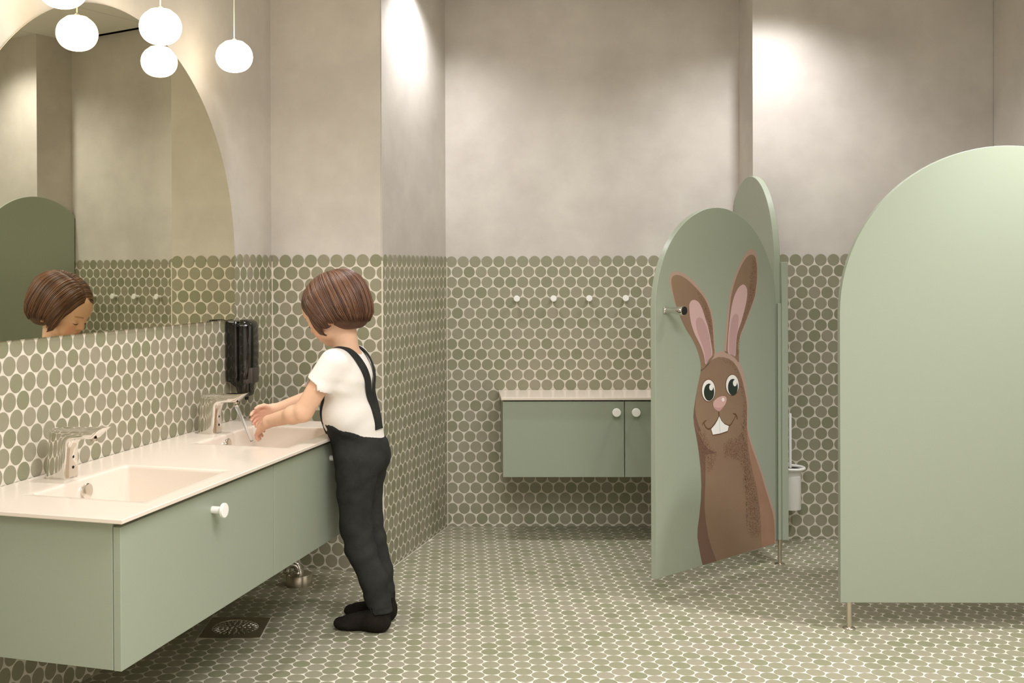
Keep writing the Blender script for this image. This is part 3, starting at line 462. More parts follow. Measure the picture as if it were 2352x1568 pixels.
# mirror
S0, RM, ZM = 0.452, 0.673, 1.101
mir = left_frame('wall_mirror', 0.0, S0, 0.898); tag(mir, 'large arched mirror on the wall above the long counter', 'mirror')
shape = [(-RM, 0.0), (RM, 0.0)] + [(x, y) for x, y in arc(0, ZM - 0.898, RM, 0, 180, 72)]
m = MB(); m.add([(0.0045, y, z) for y, z in shape], [tuple(range(len(shape)))]); m.build('mirror_glass', M['mirror'], mir)
m = MB(); m.prism(shape, 0.0005, 0.0044, 'yz'); m.build('mirror_edge', M['mirror_edge'], mir)

# pendant lamps
def make_lamp():
    t = empty('pendant_lamp', (0, 0, 0)); R = 0.0565; H = 0.0475
    prof = [(0.012, H * 0.985), (0.02, H * 0.985), (0.028, H * 0.95)]
    for k in range(1, 26):
        a = math.radians(62 - k * (152 / 26)); prof.append((R * max(math.cos(a), 0.0) ** 0.82, H * math.sin(a) * 1.0))
    prof.append((0.003, -H))
    m = MB(); m.lathe(prof[::-1], 36); m.build('globe', M['lamp'], t, smooth=True)
    m = MB(); m.lathe([(0.010, H * 0.96), (0.010, H * 0.96 + 0.004), (0.004, H + 0.008)], 18); m.build('cap', M['cord'], t, auto=40)
    m = MB(); m.tube([(0, 0, H), (0, 0, CEIL - 1.716)], 0.0017, 8); m.build('cord', M['cord'], t, smooth=True)
    m = MB(); m.lathe([(0.05, CEIL - 1.716), (0.05, CEIL - 1.716 - 0.012), (0.045, CEIL - 1.716 - 0.018)], 28); m.build('ceiling_rose', M['white'], t, auto=40)
    return t
lamp = make_lamp()
for k, (al, lab) in enumerate([(0.022, 'opal globe pendant lamp cut off by the top edge, nearest of three'), (0.4494, 'opal globe pendant lamp in the middle of the row of three'), (0.8767, 'opal globe pendant lamp farthest along, nearest the tiled corner')]):
    o = lamp if k == 0 else copy_tree(lamp); o.location = left(0.135, al, 1.716); tag(o, 'lit ' + lab, 'lamp', 'pendant lamps over the sinks')

# soap dispenser on the wall
d = left_frame('soap_dispenser', 0.0, 1.102, 0.640); tag(d, 'black glossy soap dispenser on the tiled wall by the far tap', 'soap dispenser')
def dsec(x0, x1, w, r, z, n=6): return [(x, y, z) for x, y in rrect(x0, x1, -w, w, r, n)]
m = MB(); m.rings([dsec(0.002, 0.046, 0.043, 0.012, 0.055), dsec(0.001, 0.048, 0.045, 0.012, 0.070), dsec(0.001, 0.048, 0.046, 0.012, 0.245), dsec(0.001, 0.046, 0.044, 0.012, 0.253), dsec(0.004, 0.040, 0.038, 0.012, 0.256)])
m.build('back_shell', M['black_gloss'], d, auto=40)
m = MB(); m.rings([dsec(0.040, 0.078, 0.038, 0.026, 0.047), dsec(0.036, 0.087, 0.044, 0.032, 0.053), dsec(0.036, 0.091, 0.0465, 0.034, 0.066), dsec(0.036, 0.093, 0.0475, 0.034, 0.150), dsec(0.036, 0.092, 0.047, 0.034, 0.238), dsec(0.036, 0.088, 0.044, 0.032, 0.250), dsec(0.040, 0.078, 0.036, 0.024, 0.2575), dsec(0.046, 0.066, 0.02, 0.01, 0.259)])
cov = m.build('front_cover', M['black_gloss'], d, auto=60)
m = MB(); m.rings([dsec(0.046, 0.0937, 0.0405, 0.030, 0.052), dsec(0.046, 0.0945, 0.0415, 0.030, 0.062), dsec(0.046, 0.0950, 0.0415, 0.030, 0.100), dsec(0.046, 0.0942, 0.0410, 0.030, 0.102)]); m.build('window', M['smoke'], d, auto=60)
m = MB(); m.rings([dsec(0.040, 0.066, 0.024, 0.012, 0.004), dsec(0.034, 0.076, 0.031, 0.019, 0.010), dsec(0.030, 0.079, 0.033, 0.022, 0.022), dsec(0.026, 0.078, 0.033, 0.022, 0.036), dsec(0.010, 0.080, 0.038, 0.022, 0.050), dsec(0.010, 0.080, 0.039, 0.022, 0.058)])
m.build('push_lever', M['black_gloss'], d, auto=50)
m = MB(); m.lathe([(0.006, -0.006), (0.007, 0.004), (0.007, 0.012)], 16); m.build('nozzle', M['rubber'], d, auto=40, loc=(0.058, 0, 0.0))

# floor drain
dx0, dx1, dy0, dy1 = DRAIN; cx, cy = (dx0 + dx1) / 2, (dy0 + dy1) / 2
fd = empty('floor_drain', (cx, cy, 0)); tag(fd, 'square steel floor drain with round perforated grate under the sinks', 'floor drain')
M['steel_dark'] = material('worn_steel', (140, 130, 108), 0.42, metal=0.9, rgb2=(160, 150, 128), nscale=14)
hx, hy = (dx1 - dx0) / 2, (dy1 - dy0) / 2; RG = 0.068
m = MB(); n = 32; hole = [(RG * math.cos(2 * math.pi * k / n + math.pi / 4), RG * math.sin(2 * math.pi * k / n + math.pi / 4)) for k in range(n)]
sq = []
for x, y in hole: s = max(abs(x) / hx, abs(y) / hy); sq.append((x / s, y / s))
m.rings([[(x, y, -0.002) for x, y in sq], [(x, y, 0.0008) for x, y in sq], [(x * 1.02, y * 1.02, 0.0008) for x, y in hole], [(x, y, -0.003) for x, y in hole]], cap0=False, cap1=False)
m.build('frame', M['steel_dark'], fd, auto=30)
m = MB(); m.lathe([(RG - 0.003, -0.004), (RG - 0.003, -0.0005), (RG - 0.006, 0.0002), (0.002, 0.0006)], 40); g = m.build('grate', M['steel_dark'], fd, auto=40)
for ring_r, cnt, ln, wd in [(0.056, 26, 0.009, 0.0026), (0.040, 14, 0.0075, 0.0035), (0.026, 10, 0.006, 0.003), (0.011, 5, 0.005, 0.003)]:
    for k in range(cnt):
        a = 2 * math.pi * k / cnt; m = MB(); m.lathe([(1.0, 0), (1.0, 0.4), (0.75, 0.8), (0.3, 1.0)], 10, cap0=False)
        me = m.mesh('slot_rib', True) if k == 0 else me
        if k == 0: me.materials.append(M['chrome'])
        o = bpy.data.objects.new('slot_rib', me); col.objects.link(o); o.parent = g
        o.location = (ring_r * math.cos(a), ring_r * math.sin(a), 0.0003); o.rotation_euler = (0, 0, a); o.scale = (ln, wd, 0.0022)

# chrome waste cover on the floor
w = empty('waste_cover', (-0.531, -0.829, 0)); tag(w, 'round steel waste cover with a bent pipe on the floor under the sinks', 'pipe cover')
m = MB(); m.lathe([(0.0445, 0), (0.0445, 0.033), (0.0425, 0.036), (0.03, 0.038), (0.012, 0.0385)], 36); m.build('cover', M['steel'], w, auto=40)
m = MB(); m.tube([(-0.002, 0, 0.036)] + [(-0.022 + 0.020 * math.cos(math.radians(a)), 0.0, 0.047 + 0.020 * math.sin(math.radians(a))) for a in range(0, 181, 20)] + [(-0.042, 0, 0.038)], 0.0135, 16); m.build('pipe_bend', M['chrome'], w, smooth=True)
m = MB(); m.lathe([(0.017, 0.034), (0.017, 0.046), (0.0155, 0.048)], 20, c=(-0.002, 0, 0)); m.build('collar', M['chrome'], w, auto=40)

# ------------------------------------------------------------------ far counter with cabinet
b = empty('back_cabinet', (0.1835, 0, 0.2515)); tag(b, 'sage green wall-hung cabinet with two doors against the back wall', 'cabinet')
YF = -0.257; W2 = 0.943
m = MB(); m.box(0.002, W2 - 0.002, YF + 0.020, -0.002, 0.002, 0.300); m.build('carcass', M['sage'], b, bevel=0.001)
sp2 = 0.4715
for x0, x1, kx, lab in [(0.0, sp2 - 0.0015, sp2 - 0.0345, 0), (sp2 + 0.0015, W2, sp2 + 0.0405, 1)]:
    m = MB(); m.box(x0, x1, YF, YF + 0.018, 0, 0.294); dd = m.build('door', M['sage'], b, bevel=0.0012)
    k = knob_mesh(0.0163, 0.008, 0.032).build('knob', M['white'], dd, auto=35, loc=(kx, YF, 0.2545)); k.rotation_euler = (0, 0, -math.pi / 2); k['label'] = 'white round knob'
m = MB(); m.box(0.1765, 1.133, YF - 0.011, -0.002, ZC - 0.0105, ZC); t2 = m.build('back_countertop', M['solid_white'], bevel=0.0015); tag(t2, 'plain white counter on the cabinet at the back wall', 'countertop')

# coat hooks
def make_hook():
    t = empty('coat_hook', (0, 0, 0))
    m = MB(); m.lathe([(0.0062, 0.0), (0.0058, 0.024), (0.0062, 0.026)], 16, axis='y'); o = m.build('stem', M['white'], t, auto=40); o.scale = (1, -1, 1)
    m = MB(); m.lathe([(0.0065, 0.0245), (0.0118, 0.0250), (0.0128, 0.0262), (0.0128, 0.0300), (0.0118, 0.0312), (0.003, 0.0315)], 24, axis='y'); o = m.build('head', M['white'], t, auto=40); o.scale = (1, -1, 1)
    return t
hk = make_hook()
HX = [(0.2523, 'first from the tiled corner'), (0.4027, 'second from the tiled corner'), (0.5484, 'third from the tiled corner'), (0.6974, 'fourth from the corner, nearest the stall door'), (0.8462, 'just behind the rabbit door'), (0.9950, 'farthest right behind the rabbit door')]
for k, (x, lab) in enumerate(HX):
    o = hk if k == 0 else copy_tree(hk); o.location = (x, 0.0, 0.940); tag(o, 'white round coat hook on the back wall, ' + lab, 'coat hook', 'coat hooks in a row')

# ------------------------------------------------------------------ toilet stall
def leg_mesh(h):
    m = MB(); m.lathe([(0.0075, 0.004), (0.0075, h)], 18); return m
def flange_mesh():
    m = MB(); m.lathe([(0.0185, 0.0), (0.0185, 0.0025), (0.016, 0.0045), (0.009, 0.006)], 26); return m
def add_leg(parent, x, y, h):
    l = leg_mesh(h).build('leg', M['steel'], parent, auto=40, loc=(x, y, 0)); flange_mesh().build('foot', M['steel'], l, auto=40)
# near divider, faces the camera
p = empty('stall_partition', (1.125, -1.2686, 0)); tag(p, 'large arched sage green stall partition on steel legs at right', 'partition')
poly = [(0.0, 0.079), (0.973, 0.079)] + [(x, z) for x, z in arc(0.4865, 1.414 - 0.4865, 0.4865, 0, 180, 48)]
m = MB(); m.prism(poly, -0.010, 0.010, 'xz'); m.build('panel', M['sage'], p, bevel=0.0012, auto=30)
add_leg(p, 0.0285, 0, 0.081); add_leg(p, 0.93, 0, 0.081)
# fixed front panel running back to the wall
q = empty('stall_front_panel', (1.1545, -0.28, 0)); tag(q, 'narrow arched stall panel behind the rabbit door, edge lit', 'partition')
yc, rr_ = 0.055, 0.337
poly = [(-0.282, 0.086), (0.276, 0.086)] + [(y, z) for y, z in arc(yc, 1.417 - rr_, rr_, 0, 180, 40) if y < 0.276]
if True:
    poly = [(-0.282, 0.086), (0.276, 0.086)] + [(0.276, 1.417 - rr_ + math.sqrt(rr_ ** 2 - (0.276 - yc) ** 2))] + [(y, z) for y, z in arc(yc, 1.417 - rr_, rr_, 0, 180, 60) if y < 0.275]
m = MB(); m.prism(poly, -0.0105, 0.0105, 'yz'); m.build('panel', M['sage'], q, bevel=0.0012, auto=30)
add_leg(q, 0.004, -0.294, 0.088)
m = MB(); m.box(0.0105, 0.033, -0.302, -0.27, 0.088, 1.0815); m.build('jamb', M['sage'], q, bevel=0.0012)
m = MB(); m.box(-0.002, 0.012, -0.296, -0.282, 0.088, 0.934); m.build('hinge_strip', M['sage'], q, bevel=0.001)
m = MB(); m.box(0.030, 0.056, 0.0305, 0.0105, 0.085, 1.0815); m.build('jamb', M['sage'], p, bevel=0.0012)

# door with the rabbit print; local frame: x runs from hinge to free edge, y out of the printed face
DV = Vector((-0.7551, -0.6556, 0)); DN = Vector((0.6556, -0.7551, 0)); HINGE = Vector((1.1443, -0.5782, 0.073)); WD = 0.675
door = empty('stall_door', (HINGE.x, HINGE.y, 0)); door.rotation_euler = (0, 0, math.atan2(DV.y, DV.x))
tag(door, 'open arched sage green stall door with a big brown cartoon rabbit', 'door')
rd = WD / 2; poly = [(0.002, 0.073), (WD, 0.073)] + [(x, z) for x, z in arc(rd, 1.2655 - rd, rd - 0.001, 0, 180, 48)]
m = MB(); m.prism(poly, -0.020, 0.0, 'xz'); m.build('panel', M['sage'], door, bevel=0.0012, auto=30)
m = MB(); m.box(0.626 - 0.011, 0.626 + 0.011, 0.0, 0.006, 0.927 - 0.011, 0.927 + 0.011); ds = m.build('door_stop', M['chrome'], door, bevel=0.002, seg=3)
m = MB(); m.lathe([(0.0085, 0.004), (0.0095, 0.030), (0.0115, 0.045), (0.0150, 0.060), (0.0155, 0.074), (0.0148, 0.0755)], 28, axis='y', c=(0.626, 0, 0.927)); m.build('stem', M['chrome'], ds, auto=40)
m = MB(); m.lathe([(0.0136, 0.072), (0.0136, 0.0770), (0.0125, 0.0780), (0.003, 0.0782)], 28, axis='y', c=(0.626, 0, 0.927)); m.build('rubber_pad', M['rubber'], ds, auto=40)

# printed rabbit: flat layers of colour on the door
def ink(name, rgb, rgb2=None, ns=8, ramp=(0.3, 0.7)): return material(name, rgb, 0.45, spec=0.35, rgb2=rgb2, nscale=ns, ramp=ramp)
INK = dict(outline=ink('print_edge', (180, 152, 136)), fur=ink('print_fur', (146, 122, 98), (136, 109, 90), 3), shade=ink('print_shade', (118, 92, 78)), flank=ink('print_flank', (152, 114, 90), (164, 130, 108), 6),
           pink=ink('print_pink', (206, 172, 168)), pinkdark=ink('print_rose', (186, 151, 148)), ring=ink('print_ring', (120, 84, 66)), white=ink('print_white', (240, 238, 230)), pupil=ink('print_pupil', (42, 52, 44)),
           glint=ink('print_glint', (240, 238, 230)), nose=ink('print_nose', (210, 170, 162)), noseshade=ink('print_nose_shade', (194, 150, 146)), noseglint=ink('print_nose_glint', (240, 230, 224)), teeth=ink('print_teeth', (240, 240, 234)),
           mouth=ink('print_mouth', (106, 74, 46)), toothline=ink('print_tooth_line', (176, 178, 174)))
def speckle_ink():
    m = bpy.data.materials.new('print_speckle'); m.use_nodes = True; nt = m.node_tree; b = nt.nodes['Principled BSDF']; N = nt.nodes.new
    tc = N('ShaderNodeTexCoord'); vo = N('ShaderNodeTexVoronoi'); vo.inputs['Scale'].default_value = 330; nt.links.new(tc.outputs['Object'], vo.inputs['Vector'])
    no = N('ShaderNodeTexNoise'); no.inputs['Scale'].default_value = 26; no.inputs['Detail'].default_value = 2; nt.links.new(tc.outputs['Object'], no.inputs['Vector'])
    vc = N('ShaderNodeVertexColor'); vc.layer_name = 'fade'
    sep = N('ShaderNodeSeparateColor'); nt.links.new(vo.outputs['Color'], sep.inputs[0])
    mul = N('ShaderNodeMath'); mul.operation = 'MULTIPLY'; nt.links.new(vc.outputs['Color'], mul.inputs[0]); mul.inputs[1].default_value = 0.85
    lt = N('ShaderNodeMath'); lt.operation = 'LESS_THAN'; nt.links.new(sep.outputs[0], lt.inputs[0]); nt.links.new(mul.outputs[0], lt.inputs[1])
    ld = N('ShaderNodeMath'); ld.operation = 'LESS_THAN'; nt.links.new(vo.outputs['Distance'], ld.inputs[0]); ld.inputs[1].default_value = 0.42
    an = N('ShaderNodeMath'); an.operation = 'MULTIPLY'; nt.links.new(lt.outputs[0], an.inputs[0]); nt.links.new(ld.outputs[0], an.inputs[1])
    tr = N('ShaderNodeBsdfTransparent'); mx = N('ShaderNodeMixShader'); nt.links.new(an.outputs[0], mx.inputs[0]); nt.links.new(tr.outputs[0], mx.inputs[1]); nt.links.new(b.outputs[0], mx.inputs[2])
    b.inputs['Base Color'].default_value = (*srgb(104, 64, 40), 1); b.inputs['Roughness'].default_value = 0.5
    nt.links.new(mx.outputs[0], nt.nodes['Material Output'].inputs[0]); return m
INK['speckle'] = speckle_ink()
NAMES = dict(outline='rabbit_print', fur='fur', shade='fur_shade', flank='flank', speckle='speckle', pink='inner_ear', pinkdark='ear_shade', ring='eye_ring', white='eye_white', pupil='pupil', glint='glint', nose='nose', noseshade='nose_shade', noseglint='nose_glint', teeth='teeth', mouth='mouth', toothline='tooth_gap')
ORDER = ['outline', 'fur', 'flank', 'shade', 'speckle', 'pink', 'pinkdark', 'ring', 'white', 'pupil', 'glint', 'nose', 'noseshade', 'noseglint', 'mouth', 'teeth', 'toothline']
def in_door(x, z, g=0.0015):
    cz = 1.2655 - rd; x = min(max(x, 0.002 + g), WD - g); z = max(z, 0.073 + g); return x, z
def stroke(pts, w):
    L_, R_ = [], []
    for i, (x, z) in enumerate(pts):
        x0, z0_ = pts[max(i - 1, 0)]; x1, z1 = pts[min(i + 1, len(pts) - 1)]; l = math.hypot(x1 - x0, z1 - z0_) or 1; nx, nz = -(z1 - z0_) / l, (x1 - x0) / l
        ww = w * (0.35 + 0.65 * math.sin(math.pi * (i + 0.6) / (len(pts) + 0.2))) if len(pts) > 6 else w
        L_.append((x + nx * ww, z + nz * ww)); R_.append((x - nx * ww, z - nz * ww))
    return L_, R_
root_print = None
for li, key in enumerate(ORDER):
    y = 0.00025 + li * 0.00009
    if key in RABBIT_FILL:
        polys = RABBIT_FILL[key]
        if key in ('outline', 'fur', 'speckle', 'shade', 'flank', 'pink', 'pinkdark'): groups = [polys]
        else: groups = [[q_] for q_ in polys]
        for g_ in groups:
            m = MB()
            for q_ in g_:
                q_ = [in_door(x, z) for x, z in q_]
                m.add([(x, y, z) for x, z in q_], [tuple(range(len(q_)))])
            if key == 'speckle':
                bm = bmesh.new()
                for q_ in g_:
                    bm.faces.new([bm.verts.new((x, y, z)) for x, z in q_])
                bmesh.ops.triangulate(bm, faces=bm.faces[:]); 
                me = bpy.data.meshes.new('speckle'); 
                for _ in range(3): bmesh.ops.subdivide_edges(bm, edges=[e_ for e_ in bm.edges if e_.calc_length() > 0.012], cuts=1); bmesh.ops.triangulate(bm, faces=bm.faces[:])
                bm.to_mesh(me); bm.free(); ca = me.color_attributes.new('fade', 'FLOAT_COLOR', 'POINT')
                segs = [(q_[i], q_[(i + 1) % len(q_)]) for q_ in g_ for i in range(len(q_))]
                for i, vv in enumerate(me.vertices):
                    best = 1e9
                    for (ax, az), (bx, bz) in segs:
                        ex, ez = bx - ax, bz - az; t = max(0, min(1, ((vv.co.x - ax) * ex + (vv.co.z - az) * ez) / (ex * ex + ez * ez + 1e-12)))
                        best = min(best, math.hypot(vv.co.x - ax - ex * t, vv.co.z - az - ez * t))
                    f_ = min(1.0, 0.12 + best / 0.013); ca.data[i].color = (f_, f_, f_, 1)
                o = bpy.data.objects.new('speckle', me); col.objects.link(o); me.materials.append(INK[key]); o.parent = root_print; continue
            o = m.build(NAMES[key], INK[key], root_print or door)
            if key == 'outline': root_print = o; o['label'] = 'brown cartoon rabbit print'
    else:
        for pts in RABBIT_LINE[key]:
            a_, b_ = stroke([in_door(x, z) for x, z in pts], 0.0021 if key == 'mouth' else 0.0007)
            m = MB(); n = len(a_); m.add([(x, y, z) for x, z in a_ + b_], [(i, i + 1, n + i + 1, n + i) for i in range(n - 1)]); m.build(NAMES[key], INK[key], root_print)

# toilet brush on the stall wall
br = empty('toilet_brush', (1.292, -0.262, 0.131)); tag(br, 'white toilet brush in a round holder on the stall wall', 'toilet brush')
m = MB(); m.lathe([(0.0385, 0.0), (0.0395, 0.002), (0.0395, 0.158), (0.0375, 0.158), (0.0375, 0.01), (0.004, 0.008)], 36); m.build('cup', M['white'], br, auto=40)
m = MB(); pts = [(0.051 * math.cos(2 * math.pi * k / 36), 0.051 * math.sin(2 * math.pi * k / 36), 0.158) for k in range(37)]; m.tube(pts, 0.0058, 10); m.build('ring', M['white'], br, smooth=True)
m = MB(); m.box(-0.012, 0.012, 0.045, 0.0545, 0.146, 0.170); m.build('bracket', M['white'], br, bevel=0.002)
m = MB(); m.lathe([(0.0052, 0.02), (0.0052, 0.367), (0.004, 0.369)], 16, c=(-0.002, -0.006, 0)); m.build('handle', M['white'], br, auto=40)
m = MB(); m.lathe([(0.030, 0.150), (0.034, 0.153), (0.034, 0.157), (0.006, 0.160)], 24); m.build('splash_guard', M['rubber'], br, auto=40)
# ------------------------------------------------------------------ the child (local frame: x forward to the sink, y to the child's left, z up)
def smin(a, b, k):
    h = np.clip(0.5 + 0.5 * (b - a) / k, 0, 1); return b + (a - b) * h - k * h * (1 - h)
def smax(a, b, k): return -smin(-a, -b, k)
def cone(p, a, b, r1, r2):
    a = np.array(a, np.float32); ba = np.array(b, np.float32) - a; pa = p - a
    t = np.clip(pa @ ba / float(ba @ ba), 0, 1); d = pa - t[:, None] * ba
    return np.sqrt((d * d).sum(1)) - (r1 + (r2 - r1) * t)
def ell(p, c, r):
    q = p - np.array(c, np.float32); r = np.array(r, np.float32)
    k0 = np.sqrt(((q / r) ** 2).sum(1)) + 1e-6; k1 = np.sqrt(((q / r ** 2) ** 2).sum(1)) + 1e-6
    return k0 * (k0 - 1) / k1
def sph(p, c, r): q = p - np.array(c, np.float32); return np.sqrt((q * q).sum(1)) - r
def chain(p, pts, k=0.012):
    d = None
    for (a, ra), (b, rb) in zip(pts[:-1], pts[1:]):
        e = cone(p, a, b, ra, rb); d = e if d is None else smin(d, e, k)
    return d
def surface(sdf, lo, hi, h, blk=8):
    """surface nets over a grid that is only evaluated near the surface"""
    lo = np.array(lo, np.float32); n = [int(math.ceil((hi[i] - lo[i]) / h / blk)) * blk + 1 for i in range(3)]
    V = np.full(n, 1.0, np.float32); nb = [(n[i] - 1) // blk for i in range(3)]
    g = np.stack(np.meshgrid(*[np.arange(b) for b in nb], indexing='ij'), -1).reshape(-1, 3)
    cen = lo + (g * blk + blk / 2) * h; d = sdf(cen.astype(np.float32))
    near = np.abs(d) < blk * h * 0.87 * 1.35 + 0.004
    inside = (d < 0) & ~near
    for bi in g[inside]: V[bi[0] * blk:(bi[0] + 1) * blk + 1, bi[1] * blk:(bi[1] + 1) * blk + 1, bi[2] * blk:(bi[2] + 1) * blk + 1] = -1.0
    off = np.stack(np.meshgrid(*[np.arange(blk + 1)] * 3, indexing='ij'), -1).reshape(-1, 3)
    gb = g[near]; CH = 400
    for s in range(0, len(gb), CH):
        b = gb[s:s + CH]; idx = (b[:, None, :] * blk + off[None]).reshape(-1, 3)
        V[idx[:, 0], idx[:, 1], idx[:, 2]] = sdf((lo + idx * h).astype(np.float32))
    S = V < 0
    c = S[:-1, :-1, :-1].astype(np.int8)
    for dx in (0, 1):
        for dy in (0, 1):
            for dz in (0, 1):
                if dx + dy + dz: c = c + S[dx:n[0] - 1 + dx, dy:n[1] - 1 + dy, dz:n[2] - 1 + dz]
    cells = np.argwhere((c > 0) & (c < 8)); ids = np.full(c.shape, -1, np.int32); ids[cells[:, 0], cells[:, 1], cells[:, 2]] = np.arange(len(cells))
    acc = np.zeros((len(cells), 3)); cnt = np.zeros(len(cells))
    corner = [(x, y, z) for x in (0, 1) for y in (0, 1) for z in (0, 1)]
    for a in corner:
        for ax in range(3):
            if a[ax]: continue
            b = list(a); b[ax] = 1
            va = V[cells[:, 0] + a[0], cells[:, 1] + a[1], cells[:, 2] + a[2]]; vb = V[cells[:, 0] + b[0], cells[:, 1] + b[1], cells[:, 2] + b[2]]
            m = (va < 0) != (vb < 0); t = np.where(m, va / np.where(m, va - vb, 1), 0); q = np.tile(np.array(a, float), (len(cells), 1)); q[:, ax] += t
            acc += q * m[:, None]; cnt += m
    verts = lo + (cells + acc / cnt[:, None]) * h; faces = []
    for ax in range(3):
        sl0 = [slice(1, -1)] * 3; sl1 = [slice(1, -1)] * 3; sl0[ax] = slice(0, -1); sl1[ax] = slice(1, None)
        A = S[tuple(sl0)]; B = S[tuple(sl1)]; e = np.argwhere(A != B); sg = A[e[:, 0], e[:, 1], e[:, 2]]
        o = np.ones(3, int); o[ax] = 0; e = e + o
        u, w = [(1, 2), (2, 0), (0, 1)][ax]; du = np.zeros(3, int); du[u] = 1; dw = np.zeros(3, int); dw[w] = 1
        f = np.stack([ids[tuple((e - du - dw).T)], ids[tuple((e - dw).T)], ids[tuple(e.T)], ids[tuple((e - du).T)]], 1)
        f[~sg] = f[~sg][:, ::-1]; faces.append(f)
    F_ = np.concatenate(faces); F_ = F_[(F_ >= 0).all(1)]
    return verts, F_
def relax(v, f, it=2, lam=0.5):
    e = np.concatenate([f[:, [0, 1]], f[:, [1, 2]], f[:, [2, 3]], f[:, [3, 0]]]); n = len(v)
    for _ in range(it):
        s = np.zeros_like(v); c = np.zeros(n)
        for k in (0, 1): np.add.at(s, e[:, k], v[e[:, 1 - k]]); np.add.at(c, e[:, k], 1)
        v = v + lam * (s / np.maximum(c, 1)[:, None] - v)
    return v
def net_object(name, v, f, mat, parent):
    me = bpy.data.meshes.new(name); me.vertices.add(len(v)); me.vertices.foreach_set('co', np.asarray(v, np.float32).ravel())
    me.loops.add(f.size); me.loops.foreach_set('vertex_index', f.ravel().astype(np.int32)); me.polygons.add(len(f))
    me.polygons.foreach_set('loop_start', np.arange(0, f.size, 4, dtype=np.int32)); me.polygons.foreach_set('loop_total', np.full(len(f), 4, np.int32))
    me.update(calc_edges=True); me.polygons.foreach_set('use_smooth', np.ones(len(f), bool)); me.materials.append(mat)
    o = bpy.data.objects.new(name, me); col.objects.link(o); o.parent = parent; return o
def paint(o, cols, name='tint'):
    a = o.data.color_attributes.new(name, 'FLOAT_COLOR', 'POINT'); a.data.foreach_set('color', np.concatenate([cols, np.ones((len(cols), 1))], 1).astype(np.float32).ravel())

person = empty('person', left(0.56, 0.905, 0), math.pi - T_L)
tag(person, 'small child in white t-shirt and dark trousers washing hands at the sink', 'person')

# head frame
HC = np.array([0.083, 0.060, 0.9455]); TILT = math.radians(28); YAWH = math.radians(-4)
EF = np.array([math.cos(TILT) * math.cos(YAWH), math.cos(TILT) * math.sin(YAWH), -math.sin(TILT)]); EL = np.array([-math.sin(YAWH), math.cos(YAWH), 0.0]); EU = np.cross(EF, EL)
HR = np.stack([EF, EL, EU])            # rows: local axes
def to_head(p): return ((p - HC) @ HR.T).astype(np.float32)
def from_head(q): return np.asarray(q) @ HR + HC
def head_sdf(p):
    q = to_head(p); qm = q.copy(); qm[:, 1] = np.abs(qm[:, 1])
    d = ell(q, (-0.008, 0, 0.022), (0.096, 0.0735, 0.079))
    d = smin(d, ell(q, (0.034, 0, -0.034), (0.052, 0.052, 0.056)), 0.022)
    d = smin(d, ell(q, (0.048, 0, 0.020), (0.046, 0.056, 0.050)), 0.02)          # forehead
    d = smin(d, sph(qm, (0.055, 0.027, -0.042), 0.026), 0.018)                    # cheeks
    d = smin(d, sph(q, (0.064, 0, -0.074), 0.0155), 0.016)                        # chin
    d = smax(d, -sph(qm, (0.1035, 0.027, -0.0115), 0.0175), 0.011)                # eye sockets
    d = smin(d, ell(qm, (0.0745, 0.0270, -0.0125), (0.0128, 0.0150, 0.0125)), 0.004)   # lids over the eyeballs
    d = smin(d, cone(q, (0.0845, 0, 0.000), (0.0955, 0, -0.0250), 0.0055, 0.0080), 0.008)
    d = smin(d, sph(qm, (0.0880, 0.0085, -0.0290), 0.0058), 0.005)
    d = smax(d, -sph(qm, (0.0955, 0.0050, -0.0352), 0.0026), 0.002)
    d = smin(d, ell(q, (0.0825, 0, -0.0490), (0.0085, 0.0165, 0.0060)), 0.006)
    d = smin(d, ell(q, (0.0815, 0, -0.0620), (0.0085, 0.0140, 0.0060)), 0.005)
    d = smax(d, -ell(q, (0.0925, 0, -0.0550), (0.0105, 0.0170, 0.0018)), 0.0015)
    ear = smax(ell(qm, (-0.002, 0.0725, -0.028), (0.0165, 0.0075, 0.0245)), -ell(qm, (-0.001, 0.0815, -0.027), (0.0100, 0.0065, 0.016)), 0.004)
    return smin(d, ear, 0.006)
